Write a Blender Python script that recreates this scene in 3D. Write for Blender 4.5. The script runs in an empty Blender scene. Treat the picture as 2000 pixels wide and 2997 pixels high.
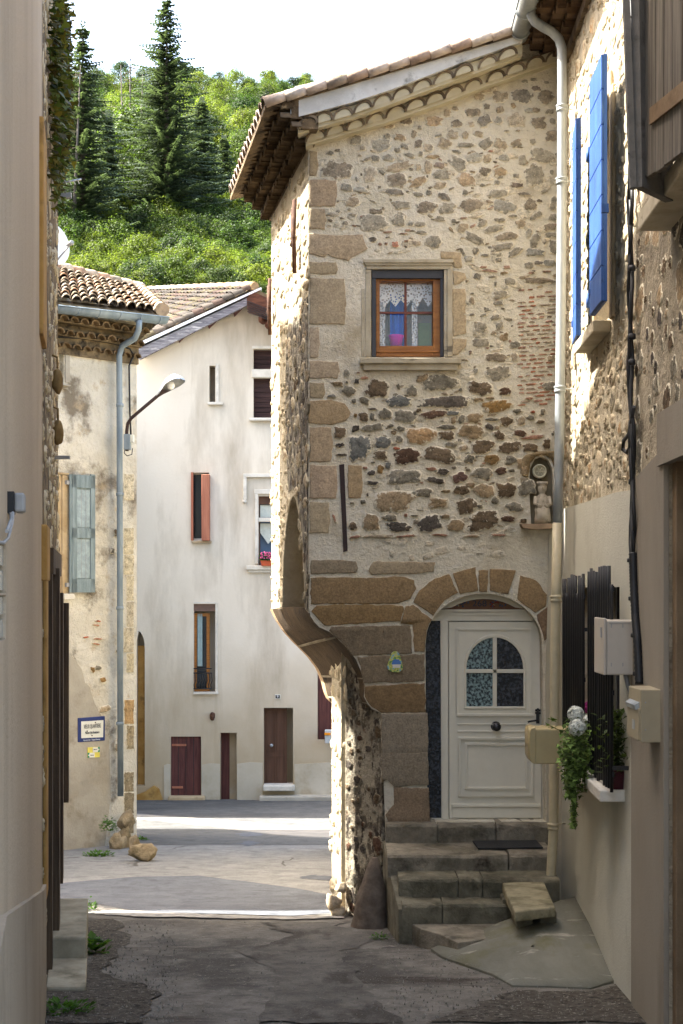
import bpy, bmesh, math, random
from mathutils import Vector, Matrix, noise
from mathutils.geometry import tessellate_polygon
R = math.radians
S = bpy.context.scene
COL = S.collection
random.seed(7)
# ------------------------------------------------------------ camera, sky, sun, exposure
F = 4300.0; EYE = 2.05; HOR = 1718.0
cam = bpy.data.cameras.new('camera'); cam.sensor_fit = 'HORIZONTAL'; cam.sensor_width = 36
cam.lens = F/2000*36; cam.shift_y = (HOR-1498.5)/2000; cam.clip_start = .1; cam.clip_end = 3000
co = bpy.data.objects.new('camera', cam); COL.objects.link(co); co.location = (0, 0, EYE); co.rotation_euler = (R(90), 0, 0)
S.camera = co
S.render.resolution_x = 683; S.render.resolution_y = 1024
AZ = 5.0; EL = 52.0
w = bpy.data.worlds.new('World'); S.world = w; w.use_nodes = True
nt = w.node_tree; bg = nt.nodes['Background']
sky = nt.nodes.new('ShaderNodeTexSky'); sky.sky_type = 'NISHITA'; sky.sun_disc = False
sky.sun_elevation = R(EL); sky.sun_rotation = R(270+AZ); sky.air_density = 1.0; sky.dust_density = 6.0; sky.ozone_density = .3; sky.altitude = 200
tn = nt.nodes.new('ShaderNodeMix'); tn.data_type = 'RGBA'; tn.blend_type = 'MULTIPLY'; tn.inputs[0].default_value = 1; tn.inputs[7].default_value = (.98, .975, .945, 1)   # hazy, warm white sky
nt.links.new(sky.outputs[0], tn.inputs[6]); nt.links.new(tn.outputs[2], bg.inputs[0]); bg.inputs[1].default_value = 0.15
sl = bpy.data.lights.new('sun', 'SUN'); sl.energy = 4.2; sl.angle = R(.55); sl.color = (1, .965, .90)
so = bpy.data.objects.new('sun', sl); COL.objects.link(so)
sv = Vector((-math.cos(R(AZ))*math.cos(R(EL)), math.sin(R(AZ))*math.cos(R(EL)), math.sin(R(EL))))
so.rotation_euler = sv.to_track_quat('Z', 'Y').to_euler(); so.location = (-20, 5, 30)
S.view_settings.view_transform = 'Standard'; S.view_settings.look = 'None'; S.view_settings.gamma = 1
S.view_settings.exposure = 2.68

# ------------------------------------------------------------ helpers
def s2l(c):
    c = c/255.0
    return c/12.92 if c <= .04045 else ((c+.055)/1.055)**2.4
def sc(r, g, b, k=.85): return (s2l(r)*k, s2l(g)*k, s2l(b)*k, 1)
def P(px, py, Y): return Vector(((px-1000)*Y/F, Y, EYE+(HOR-py)*Y/F))
def gz(Y): return -.085*Y
def G(px, py, up=0):           # the point of the ground under a pixel
    Y = (EYE-up)/((py-HOR)/F-.085); return Vector(((px-1000)*Y/F, Y, gz(Y)+up))
UP = Vector((0, 0, 1))
class Plane:                   # a vertical wall plane: s along u, z up, d out along n
    def __init__(s, a, b):
        s.o = Vector((a[0], a[1], 0)); s.u = (Vector((b[0], b[1], 0))-s.o); s.L = s.u.length; s.u.normalize()
        s.n = Vector((s.u.y, -s.u.x, 0))
        if s.n.dot(-s.o) < 0: s.n = -s.n
    def pt(s, a, z, d=0): return s.o+s.u*a+s.n*d+UP*z
    def px(s, px, py, d=0):
        r = Vector(((px-1000)/F, 1, (HOR-py)/F)); t = (s.n.dot(s.o)+d)/s.n.dot(r)
        p = r*t; q = p-s.o-s.n*d
        return (q.dot(s.u), p.z+EYE)
    def P(s, px, py, d=0):
        a = s.px(px, py, d); return s.pt(a[0], a[1], d)
ROOT = {}
class MB:
    def __init__(s): s.v = []; s.f = []; s.m = []; s.c = []; s.s = []
    def face(s, pts, m=0, col=(1, 1, 1, 0), sm=False):
        b = len(s.v); s.v += [Vector(p) for p in pts]; s.f.append(tuple(range(b, b+len(pts)))); s.m.append(m); s.c.append([col]*len(pts)); s.s.append(sm)
    def grid(s, rows, m=0, col=(1, 1, 1, 0), sm=True, closed=False, cols=None):
        b = len(s.v); n = len(rows[0])
        for r in rows: s.v += [Vector(p) for p in r]
        for i in range(len(rows)-1):
            for j in range(n if closed else n-1):
                k = (j+1) % n
                s.f.append((b+i*n+j, b+i*n+k, b+(i+1)*n+k, b+(i+1)*n+j)); s.m.append(m); s.s.append(sm)
                if cols: s.c.append([cols[i], cols[i], cols[i+1], cols[i+1]])
                else: s.c.append([col]*4)
    def obox(s, o, x, y, z, m=0, col=(1, 1, 1, 0)):
        o = Vector(o); x = Vector(x); y = Vector(y); z = Vector(z)
        c = [o, o+x, o+x+y, o+y, o+z, o+x+z, o+x+y+z, o+y+z]; b = len(s.v); s.v += c
        for q in ((0, 3, 2, 1), (4, 5, 6, 7), (0, 1, 5, 4), (1, 2, 6, 5), (2, 3, 7, 6), (3, 0, 4, 7)):
            s.f.append(tuple(b+i for i in q)); s.m.append(m); s.c.append([col]*4); s.s.append(False)
        return s
    def box(s, a, b, m=0, col=(1, 1, 1, 0)):
        a = Vector(a); b = Vector(b); d = b-a
        return s.obox(a, (d.x, 0, 0), (0, d.y, 0), (0, 0, d.z), m, col)
    def pbox(s, pl, a0, z0, a1, z1, d0, d1, m=0, col=(1, 1, 1, 0)):
        return s.obox(pl.pt(a0, z0, d0), pl.u*(a1-a0), pl.n*(d1-d0), UP*(z1-z0), m, col)
    def xbox(s, pl, x0, y0, x1, y1, d0, d1, m=0, col=(1, 1, 1, 0)):   # box standing on a wall, its outline measured on that wall
        a, b = pl.px(x0, y0, d1), pl.px(x1, y1, d1)
        return s.pbox(pl, min(a[0], b[0]), min(a[1], b[1]), max(a[0], b[0]), max(a[1], b[1]), d0, d1, m, col)
    def prism(s, loops, off, m=0, col=(1, 1, 1, 0), mside=None, back=True):
        loops = [[Vector(p) for p in l] for l in loops]; off = Vector(off)
        tri = tessellate_polygon(loops); allp = [p for l in loops for p in l]
        for t in tri:
            s.face([allp[i] for i in t], m, col)
            if back: s.face([allp[i]+off for i in reversed(t)], m, col)
        for l in loops:
            for i in range(len(l)):
                a, b = l[i], l[(i+1) % len(l)]
                s.face([a, b, b+off, a+off], m if mside is None else mside, col)
        return s
    def tube(s, path, r, n=10, m=0, col=(1, 1, 1, 0), cap=True):
        path = [Vector(p) for p in path]; rows = []; ref = None
        rr = r if isinstance(r, (list, tuple)) else [r]*len(path)
        for i, p in enumerate(path):
            d = (path[min(i+1, len(path)-1)]-path[max(i-1, 0)]).normalized()
            if ref is None: ref = d.orthogonal().normalized()
            ref = (ref-d*ref.dot(d)).normalized(); q = d.cross(ref)
            rows.append([p+(ref*math.cos(a)+q*math.sin(a))*rr[i] for a in [2*math.pi*k/n for k in range(n)]])
        s.grid(rows, m, col, True, True)
        if cap: s.face(list(reversed(rows[0])), m, col); s.face(rows[-1], m, col)
        return s
    def lathe(s, c, prof, n=20, m=0, axis=UP, col=(1, 1, 1, 0)):
        c = Vector(c); axis = Vector(axis).normalized(); x = axis.orthogonal().normalized(); y = axis.cross(x)
        s.grid([[c+axis*h+(x*math.cos(a)+y*math.sin(a))*max(r, 1e-4) for a in [2*math.pi*k/n for k in range(n)]] for r, h in prof], m, col, True, True)
        return s
    def rock(s, c, rad, seed=0, m=0, col=(1, 1, 1, 0), amp=.25, n=14):
        rows = []; c = Vector(c); rr = random.Random(seed); cuts = []
        if amp > .2: cuts = [(Vector((rr.gauss(0, 1), rr.gauss(0, 1), rr.gauss(0, 1))).normalized(), rr.uniform(.5, .8)) for _ in range(11)]; n = max(n, 18) if n > 8 else n
        for i in range(n+1):
            th = math.pi*i/n; row = []
            for j in range(n*2):
                ph = math.pi*j/n; d = Vector((math.sin(th)*math.cos(ph), math.sin(th)*math.sin(ph), math.cos(th)))
                k = 1+amp*noise.noise(d*1.6+Vector((seed, seed*2, 0)))+amp*.5*noise.noise(d*4+Vector((seed, 0, 3)))-(amp*.8*abs(noise.noise(d*2.6+Vector((0, seed, 7)))) if amp > .2 else 0)
                q = d*k
                for n_, d_ in cuts:
                    s_ = q.dot(n_)
                    if s_ > d_: q = q-n_*(s_-d_)*.93
                row.append(c+Vector((q.x*rad[0], q.y*rad[1], q.z*rad[2])))
            rows.append(row)
        s.grid(rows, m, col, True, True); return s
    def stone(s, pl, a, z, w, h, rot=0, col=(.3, .3, .3), m=1, th=.022, d=0, seed=None, sq=.35, off=0.0):
        rnd = random.Random(seed if seed is not None else random.random()); n = 18
        ca, sa = math.cos(rot), math.sin(rot); base = []
        k3 = [(rnd.uniform(.05, .11), rnd.uniform(0, 6.28), q) for q in (2, 3, 4, 5, 7)]
        for i in range(n):
            t = 2*math.pi*i/n+rnd.uniform(-.08, .08)
            c, si = math.cos(t), math.sin(t)
            p = 1/max(abs(c)**2.0+abs(si)**2.0, 1e-6)**.5
            sqf = 1/max(abs(c), abs(si)); rr = (1-sq)*p+sq*sqf
            rr *= 1+sum(A*math.cos(q*t+ph) for A, ph, q in k3)*.8+rnd.uniform(-.05, .05)
            base.append((c*rr*w/2, si*rr*h/2))
        def ring(k, dd, jit=0):
            return [pl.pt(a+(x*ca-y*sa)*k, z+(x*sa+y*ca)*k, d+dd+rnd.uniform(-jit, jit)) for x, y in base]
        c3 = tuple(col[:3]); rows = [ring(1.03, -.004), ring(.97, th*.45, .002), ring(.8, th*.9, .004), ring(.45, th, .006), ring(.05, th, 0)]
        s.grid(rows, m, sm=True, closed=True, cols=[c3+(1,), c3+(.75,), c3+(.3,), c3+(0,), c3+(0,)])
    def poly_stone(s, pl, pts, col, m=1, th=.012, d=0, chan=0.03):
        rows = []; n = len(pts); cx = sum(p[0] for p in pts)/n; cz = sum(p[1] for p in pts)/n
        P2 = []
        for i in range(n):                              # subdivide and roughen the outline
            a, b = pts[i], pts[(i+1) % n]; L = math.hypot(b[0]-a[0], b[1]-a[1]); k = max(2, int(L/.05))
            for j in range(k):
                t = j/k; x = a[0]+(b[0]-a[0])*t; z = a[1]+(b[1]-a[1])*t
                jj = .006 if j else .004
                P2.append((x+random.uniform(-jj, jj), z+random.uniform(-jj, jj)))
        sx = max(p[0] for p in pts)-min(p[0] for p in pts); sz = max(p[1] for p in pts)-min(p[1] for p in pts)
        def ring(mm, dd): return [pl.pt(cx+(x-cx)*max(.2, 1-mm*2/sx), cz+(z-cz)*max(.2, 1-mm*2/sz), d+dd) for x, z in P2]
        c3 = tuple(col[:3]); R4 = [ring(0, -.004), ring(.003, th*.85), ring(.012, th)]
        s.grid(R4, m, sm=True, closed=True, cols=[c3+(1,), c3+(.7,), c3+(.15,)])
        tri = tessellate_polygon([R4[-1]])
        for t in tri: s.face([R4[-1][i] for i in t], m, c3+(0.1,), True)
    def build(s, name, mats, parent=None, bevel=0, kind=None, sub=0):
        me = bpy.data.meshes.new(name); o0 = ROOT.get(parent, Vector((0, 0, 0))) if parent else Vector((0, 0, 0))
        me.from_pydata([v-o0 for v in s.v], [], s.f)
        if not isinstance(mats, (list, tuple)): mats = [mats]
        for m in mats: me.materials.append(m)
        me.polygons.foreach_set('material_index', s.m); me.polygons.foreach_set('use_smooth', s.s)
        ca = me.color_attributes.new('Col', 'FLOAT_COLOR', 'CORNER'); fl = []
        for c in s.c:
            for q in c: fl += (list(q)+[0])[:4]
        ca.data.foreach_set('color', fl)
        bm = bmesh.new(); bm.from_mesh(me); bmesh.ops.remove_doubles(bm, verts=bm.verts, dist=2e-5); bmesh.ops.recalc_face_normals(bm, faces=bm.faces); bm.to_mesh(me); bm.free()
        me.update(); o = bpy.data.objects.new(name, me); COL.objects.link(o)
        if parent: o.parent = parent; ROOT[o] = o0
        else: ROOT[o] = Vector((0, 0, 0))
        if bevel:
            b = o.modifiers.new('bevel', 'BEVEL'); b.width = bevel; b.segments = 2; b.limit_method = 'ANGLE'; b.angle_limit = R(40)
        if kind: o['kind'] = kind
        return o
def tag(o, label, cat, group=None):
    o['label'] = label; o['category'] = cat
    if group: o['group'] = group
    return o
def thing(name, loc, label, cat, group=None):
    o = bpy.data.objects.new(name, None); COL.objects.link(o); o.location = loc; o.empty_display_size = .2
    ROOT[o] = Vector(loc); return tag(o, label, cat, group)
def text(body, size, origin, ux, uz, name, mat, parent, ext=.002, sx=1, align='CENTER'):
    cu = bpy.data.curves.new(name, 'FONT'); cu.body = body; cu.size = size; cu.extrude = ext; cu.align_x = align; cu.align_y = 'CENTER'
    t = bpy.data.objects.new(name, cu); COL.objects.link(t); bpy.context.view_layer.update()
    me = bpy.data.meshes.new_from_object(t.evaluated_get(bpy.context.evaluated_depsgraph_get())); bpy.data.objects.remove(t); bpy.data.curves.remove(cu)
    ux = Vector(ux).normalized(); uz = Vector(uz).normalized(); n = ux.cross(uz); o0 = ROOT.get(parent, Vector())
    for v in me.vertices: v.co = Vector(origin)+ux*v.co.x*sx+uz*v.co.y+n*v.co.z-o0
    me.materials.clear(); me.materials.append(mat); me.name = name
    for p in me.polygons: p.material_index = 0
    o = bpy.data.objects.new(name, me); COL.objects.link(o); o.parent = parent; ROOT[o] = o0; return o
# ------------------------------------------------------------ materials
def newmat(name):
    m = bpy.data.materials.new(name); m.use_nodes = True; return m, m.node_tree, m.node_tree.nodes['Principled BSDF']
def ramp(nt, fac, stops, interp='LINEAR'):
    r = nt.nodes.new('ShaderNodeValToRGB'); r.color_ramp.interpolation = interp
    e = r.color_ramp.elements
    while len(e) < len(stops): e.new(.5)
    for i, (p, c) in enumerate(stops): e[i].position = p; e[i].color = c if len(c) == 4 else tuple(c)+(1,)
    nt.links.new(fac, r.inputs[0]); return r.outputs[0]
def nz(nt, scale, detail=5, stretch=(1, 1, 1), off=0, rough=.6, dist=0):
    tc = nt.nodes.new('ShaderNodeTexCoord'); mp = nt.nodes.new('ShaderNodeMapping'); mp.inputs['Scale'].default_value = stretch; mp.inputs['Location'].default_value = (off, off*1.3, off*.7)
    n = nt.nodes.new('ShaderNodeTexNoise'); n.inputs['Scale'].default_value = scale; n.inputs['Detail'].default_value = detail; n.inputs['Roughness'].default_value = rough; n.inputs['Distortion'].default_value = dist
    nt.links.new(tc.outputs['Object'], mp.inputs[0]); nt.links.new(mp.outputs[0], n.inputs[0]); return n.outputs[0]
def mix(nt, fac, a, b, mode='MIX'):
    m = nt.nodes.new('ShaderNodeMix'); m.data_type = 'RGBA'; m.blend_type = mode
    for i, v in ((0, fac), (6, a), (7, b)):
        if hasattr(v, 'links') or hasattr(v, 'is_linked'): nt.links.new(v, m.inputs[i])
        else: m.inputs[i].default_value = v
    return m.outputs[2]
def bumpn(nt, b, srcs, dist=.02):
    prev = None
    for src, st in srcs:
        bn = nt.nodes.new('ShaderNodeBump'); bn.inputs['Strength'].default_value = st; bn.inputs['Distance'].default_value = dist
        nt.links.new(src, bn.inputs['Height'])
        if prev: nt.links.new(prev, bn.inputs['Normal'])
        prev = bn.outputs[0]
    nt.links.new(prev, b.inputs['Normal'])
def mat(name, stops, scale=2, stretch=(1, 1, 1), rough=.9, over=(), bump=((30, .35),), bdist=.015, metal=0, detail=6, attr=False, spec=.3):
    m, nt, b = newmat(name)
    c = ramp(nt, nz(nt, scale, detail, stretch), stops)
    if attr:
        at = nt.nodes.new('ShaderNodeVertexColor'); at.layer_name = 'Col'; c = mix(nt, 1.0, c, at.outputs[0], 'MULTIPLY')
    for i, (col, sc_, st, lo, hi) in enumerate(over):
        f = ramp(nt, nz(nt, sc_, 7, st, off=3.3*(i+1), rough=.65), [(lo, (0, 0, 0)), (hi, (1, 1, 1))]); c = mix(nt, f, c, col)
    nt.links.new(c, b.inputs['Base Color']); b.inputs['Roughness'].default_value = rough; b.inputs['Metallic'].default_value = metal; b.inputs['Specular IOR Level'].default_value = spec
    if bump: bumpn(nt, b, [(nz(nt, s_, 8, off=i*5), k) for i, (s_, k) in enumerate(bump)], bdist)
    return m
def two(a, b, lo=.35, hi=.65): return [(lo, a), (hi, b)]
MORT = sc(222, 212, 188, .95)
def stonemat(name, mort=MORT, cover=.5, mott=.5, bump=.6):   # stones coloured by attribute, mortar smeared over their rims
    m, nt, b = newmat(name)
    at = nt.nodes.new('ShaderNodeVertexColor'); at.layer_name = 'Col'
    n1 = nz(nt, 14, 8, rough=.7); n2 = nz(nt, 55, 5, off=4, rough=.7)
    sh = ramp(nt, n1, [(.3, (1-mott, 1-mott, 1-mott*1.05)), (.5, (1, 1, 1)), (.72, (1+mott*.7, 1+mott*.65, 1+mott*.55))])
    c = mix(nt, 1.0, at.outputs[0], sh, 'MULTIPLY')
    sh2 = ramp(nt, n2, [(.35, (.62, .6, .58)), (.55, (1.05, 1.05, 1.05)), (.7, (1.3, 1.28, 1.22))]); c = mix(nt, .8, c, sh2, 'MULTIPLY')
    mf = nt.nodes.new('ShaderNodeMath'); mf.operation = 'MULTIPLY_ADD'; nt.links.new(at.outputs[1], mf.inputs[0]); mf.inputs[1].default_value = .35; nt.links.new(nz(nt, 22, 6, off=9, rough=.7), mf.inputs[2])
    f = ramp(nt, mf.outputs[0], [(1.10-cover, (0, 0, 0)), (1.16-cover, (1, 1, 1))]); c = mix(nt, f, c, mort)
    nt.links.new(c, b.inputs['Base Color']); b.inputs['Roughness'].default_value = .92; b.inputs['Specular IOR Level'].default_value = .2
    bumpn(nt, b, [(n1, bump), (n2, bump*.6)], .02)
    return m
def flat(name, c, rough=.5, metal=0, spec=.4, var=.12, bump=0, sc_=12):
    c = tuple(c[:3]); return mat(name, [(.3, tuple(x*(1-var) for x in c)), (.7, tuple(min(1, x*(1+var)) for x in c))], sc_, rough=rough, metal=metal, spec=spec, bump=((40, bump),) if bump else ())
def glassdark(name, c=(.02, .025, .03), rough=.08, bump=0):
    m, nt, b = newmat(name); b.inputs['Base Color'].default_value = tuple(c)+(1,); b.inputs['Roughness'].default_value = rough; b.inputs['Specular IOR Level'].default_value = .6
    if bump: bumpn(nt, b, [(nz(nt, 90, 2, (1, 1, .6), dist=1.5), bump)], .02)
    return m
def leafmat(name, a, b_, trans=.45, rough=.55):
    m, nt, b = newmat(name)
    at = nt.nodes.new('ShaderNodeVertexColor'); at.layer_name = 'Col'
    oi = nt.nodes.new('ShaderNodeObjectInfo')
    c = ramp(nt, oi.outputs['Random'], [(0, a), (1, b_)]); c = mix(nt, 1.0, c, at.outputs[0], 'MULTIPLY')
    nt.links.new(c, b.inputs['Base Color']); b.inputs['Roughness'].default_value = rough; b.inputs['Specular IOR Level'].default_value = .15
    t = nt.nodes.new('ShaderNodeBsdfTranslucent'); nt.links.new(mix(nt, 1.0, c, (1.6, 1.7, .8, 1), 'MULTIPLY'), t.inputs[0])
    ms = nt.nodes.new('ShaderNodeMixShader'); ms.inputs[0].default_value = trans
    nt.links.new(b.outputs[0], ms.inputs[1]); nt.links.new(t.outputs[0], ms.inputs[2]); nt.links.new(ms.outputs[0], nt.nodes['Material Output'].inputs[0])
    return m
m_mort = mat('lime_mortar', two(sc(216, 206, 180, .95), sc(231, 222, 200, .95)), 1.2, over=((sc(184, 168, 138), 2.2, (1, 1, 1), .54, .76), (sc(196, 184, 158), 14, (1, 1, 2), .56, .7), (sc(236, 229, 212), 5, (1, 1, 3), .56, .74)), bump=((7, .7), (26, .7), (90, .45)), bdist=.035)
m_stone = stonemat('rubble_stone', cover=.45, mott=.6)
m_quoin = stonemat('dressed_sandstone', cover=.30, mott=.24, bump=.45)
m_wmort = mat('pale_rough_mortar', two(sc(196, 182, 152), sc(222, 210, 184)), 2, over=((sc(150, 128, 96), 3, (1, 1, 1), .55, .75),), bump=((5, .9), (18, .9), (60, .5)), bdist=.05)
m_bstone = stonemat('weathered_rubble', mort=sc(208, 194, 164), cover=.58, mott=.6, bump=.6)
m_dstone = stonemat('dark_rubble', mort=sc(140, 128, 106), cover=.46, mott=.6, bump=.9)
m_dmort = mat('dull_grey_mortar', two(sc(150, 138, 115), sc(186, 172, 146)), 2.5, over=((sc(105, 92, 74), 3, (1, 1, 1), .5, .7),), bump=((6, .8), (20, .8), (60, .5)), bdist=.05)
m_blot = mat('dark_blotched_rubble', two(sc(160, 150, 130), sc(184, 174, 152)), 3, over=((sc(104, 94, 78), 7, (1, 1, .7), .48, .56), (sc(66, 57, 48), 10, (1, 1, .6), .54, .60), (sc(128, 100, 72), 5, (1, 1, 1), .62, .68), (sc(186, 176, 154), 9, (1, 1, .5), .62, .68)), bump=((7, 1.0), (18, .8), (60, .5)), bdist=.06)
m_render = mat('pale_cement_render', two(sc(198, 195, 178), sc(218, 215, 198)), .9, (1, .25, .25), over=((sc(168, 162, 140), 1.6, (1, .35, .3), .55, .85), (sc(120, 120, 92), 2, (1, 1, .5), .66, .85)), bump=((60, .5), (9, .35)), bdist=.015)
m_conc = mat('brownish_concrete', two(sc(140, 130, 114), sc(166, 156, 139)), 1.2, (1, .4, .2), over=((sc(112, 100, 84), 1.5, (1, .5, .2), .5, .75),), bump=((50, .3),), bdist=.012)
m_brownr = mat('brown_render', two(sc(112, 92, 68), sc(138, 117, 90)), 2, bump=((60, .3),))
m_lrend = mat('beige_plaster_left', two(sc(188, 170, 145), sc(208, 190, 163)), .7, (1, .3, .12), over=((sc(166, 149, 126), 1.2, (1, .5, .15), .5, .8), (sc(194, 180, 158), 2, (1, 1, .12), .62, .85)), bump=((45, .5), (7, .3)), bdist=.014)
m_cream = mat('cream_render', two(sc(223, 213, 194, .84), sc(233, 224, 207, .84)), .35, (1, 1, .4), over=((sc(196, 180, 155, .58), .55, (1.5, 1, .35), .5, .78), (sc(186, 168, 140, .7), 1.1, (2.5, 1, .12), .64, .88)), bump=((14, .15), (3, .1)), bdist=.02)
def stain_z(m, col, z0, z1, namp=2.2):
    nt = m.node_tree; b = nt.nodes['Principled BSDF']; src = b.inputs['Base Color'].links[0].from_socket
    ge = nt.nodes.new('ShaderNodeNewGeometry'); sp = nt.nodes.new('ShaderNodeSeparateXYZ'); nt.links.new(ge.outputs['Position'], sp.inputs[0])
    mr = nt.nodes.new('ShaderNodeMapRange'); mr.inputs[1].default_value = z1; mr.inputs[2].default_value = z0; nt.links.new(sp.outputs[2], mr.inputs[0])
    ad = nt.nodes.new('ShaderNodeMath'); ad.operation = 'MULTIPLY_ADD'; nt.links.new(nz(nt, .9, 6, off=11), ad.inputs[0]); ad.inputs[1].default_value = namp; nt.links.new(mr.outputs[0], ad.inputs[2])
    f = ramp(nt, ad.outputs[0], [(.0, (0, 0, 0)), (1, (1, 1, 1))])
    sb = nt.nodes.new('ShaderNodeMath'); sb.operation = 'SUBTRACT'; nt.links.new(ad.outputs[0], sb.inputs[0]); sb.inputs[1].default_value = namp*.5; sb.use_clamp = True
    nt.links.new(mix(nt, sb.outputs[0], src, col), b.inputs['Base Color'])
stain_z(m_cream, sc(196, 176, 142, .72), -2.6, .8, .8)
m_creamlow = mat('stained_cream_render', two(sc(196, 176, 143, .6), sc(216, 198, 167, .6)), .8, over=((sc(160, 138, 104, .6), .9, (1, 1, .6), .5, .75), (sc(178, 172, 160), .7, (1, 1, 1), .55, .7)), bump=((14, .2),), bdist=.02)
m_oldpl = mat('decayed_plaster', two(sc(204, 197, 180), sc(226, 220, 204), .4, .6), 1.3, over=((sc(132, 122, 106), 1.1, (1, 1, 1), .55, .64), (sc(184, 164, 132), 2.5, (1, 1, 1), .58, .70), (sc(186, 138, 112), 2.0, (1, 1, 3), .70, .76), (sc(190, 186, 174), .7, (1, 1, 1), .58, .66)), bump=((4, .8), (14, .8), (50, .4)), bdist=.04)
m_oldgrey = mat('grey_patched_cement', two(sc(160, 152, 136), sc(192, 185, 170)), 1.3, over=((sc(124, 114, 94), 2, (1, 1, 1), .55, .75),), bump=((8, .5), (30, .3)), bdist=.02)
m_tan = mat('tan_sandstone', two(sc(180, 156, 118), sc(206, 184, 148)), 3, over=((sc(140, 118, 86), 5, (1, 1, 1), .55, .75),), bump=((25, .4),), bdist=.015)
m_ochre = mat('ochre_stone', two(sc(170, 128, 66), sc(196, 158, 94)), 3, over=((sc(120, 92, 56), 5, (1, 1, 1), .55, .75),), bump=((25, .4),), bdist=.015)
m_step = mat('worn_step_stone', two(sc(118, 110, 94), sc(158, 148, 128)), 5, over=((sc(78, 74, 56), 3, (1, 1, 1), .5, .7), (sc(64, 56, 46), 6, (1, 1, 1), .55, .75)), bump=((12, .7), (45, .5)), bdist=.025)
m_stepl = mat('pale_concrete_step', two(sc(150, 142, 120), sc(184, 176, 152)), 4, over=((sc(104, 98, 74), 3, (1, 1, 1), .52, .75),), bump=((30, .4),), bdist=.012)
m_white = flat('cream_painted_door', sc(228, 221, 200, .9), .38, var=.03)
m_whitestone = mat('whitewashed_sill', two(sc(206, 200, 186), sc(228, 222, 208)), 6, bump=((30, .3),))
m_tile = mat('canal_tile', [(.3, (.55, .52, .5)), (.5, (1, .95, .9)), (.7, (1.25, 1.2, 1.1))], 9, attr=True, over=((sc(120, 112, 84), 4, (1, 1, 1), .6, .72), (sc(190, 150, 60), 9, (1, 1, 1), .7, .78)), bump=((30, .5),), bdist=.012)
m_verge = mat('whitewashed_verge', two(sc(206, 204, 196), sc(234, 233, 226)), 4, over=((sc(120, 116, 106), 6, (1, 1, 1), .6, .75),), bump=((14, .5),), bdist=.02)
m_zinc = mat('zinc', two(sc(150, 156, 157), sc(192, 197, 196)), 6, (1, 1, .3), rough=.45, metal=.3, bump=())
m_zincb = mat('blue_grey_zinc', two(sc(118, 132, 140), sc(146, 158, 164)), 6, (1, 1, .3), rough=.5, metal=.25, bump=())
m_pipec = flat('cream_painted_pipe', sc(196, 184, 152), .5, var=.1)
m_blue = mat('blue_paint', two(sc(40, 74, 134), sc(58, 98, 162)), 5, (1, 1, .3), rough=.55, over=((sc(84, 118, 164), 9, (1, 1, .3), .6, .74), (sc(34, 56, 96), 22, (1, 1, .4), .64, .70)), bump=((40, .2),), spec=.3)
m_bluel = flat('pale_blue_weathered', sc(152, 168, 172), .75, var=.25, bump=.2)
m_blued = mat('grey_blue_weathered_wood', two(sc(112, 128, 132), sc(148, 162, 164)), 5, (3, 3, .4), over=((sc(100, 108, 104), 7, (3, 3, .3), .6, .7),), bump=((30, .3),))
m_blk = flat('black_iron', (.012, .012, .013), .5, var=.2)
m_rust = mat('rusty_iron', two((.05, .022, .015), (.12, .06, .035)), 20, rough=.85)
m_iron = flat('dark_iron', (.035, .02, .018), .7)
m_wood = mat('weathered_brown_wood', two(sc(86, 80, 71), sc(124, 116, 104)), 4, (8, 8, .25), over=((sc(54, 44, 38), 5, (10, 10, .2), .5, .7),), bump=((20, .4),), bdist=.008)
m_woodg = mat('grey_old_boards', two(sc(84, 82, 78), sc(112, 108, 102)), 4, (1, 1, 1), over=((sc(60, 56, 52), 6, (1, 1, 1), .55, .7),), bump=((20, .4),))
m_redwood = mat('dark_red_painted_wood', two(sc(74, 40, 38), sc(104, 62, 56)), 4, (6, 6, .4), over=((sc(120, 92, 80), 9, (6, 6, .3), .65, .75),), bump=((30, .3),), rough=.7)
m_brdoor = mat('brown_door_wood', two(sc(84, 58, 44), sc(104, 74, 57)), 3, (5, 5, .3), bump=((30, .15),), rough=.6)
m_salmon = mat('faded_red_shutter', two(sc(158, 96, 72), sc(182, 120, 94)), 4, (5, 5, .3), bump=((30, .2),), rough=.7)
m_oak = mat('varnished_oak', two(sc(146, 92, 38), sc(178, 118, 56)), 4, (1, 1, 8), rough=.4, bump=((60, .1),))
m_pipedark = flat('anthracite_frame', sc(62, 62, 66), .45)
m_redbeam = mat('red_stained_wood', two(sc(72, 42, 30), sc(104, 64, 46)), 6, (1, 1, 4), bump=((20, .4),))
m_greyfascia = mat('peeling_grey_fascia', two(sc(96, 94, 100), sc(150, 148, 152)), 5, (.6, 1, 5), over=((sc(206, 204, 200), 5, (.5, 1, 5), .55, .62),), bump=((20, .4),))
m_gl = glassdark('dark_window_glass')
m_glt = mat('textured_glass', two((.006, .007, .009), (.05, .055, .065), .45, .62), 42, rough=.25, bump=((42, .6),), spec=.4, detail=2)
m_glp = mat('pale_textured_glass', two((.02, .03, .035), (.24, .34, .33), .42, .6), 38, rough=.25, bump=((38, .6),), spec=.4, detail=2)
m_glb = glassdark('bluish_window_glass', (.10, .16, .24), .1)
m_boxc = flat('beige_sheet_metal', sc(188, 170, 124), .45, var=.05)
m_boxd = flat('brownish_beige_metal', sc(172, 158, 128), .45, var=.05)
m_boxw = flat('off_white_plastic', sc(198, 188, 172), .5, var=.04)
m_grey = flat('grey_plastic', sc(158, 158, 156), .6)
m_cable = flat('black_cable', (.014, .014, .015), .55)
m_navy = flat('navy_enamel', sc(30, 50, 110), .35); m_enam = flat('white_enamel', sc(232, 232, 220), .35, var=.03)
m_yel = flat('yellow_print', sc(236, 220, 96), .5); m_grn = flat('green_print', sc(40, 146, 104), .5)
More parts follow.
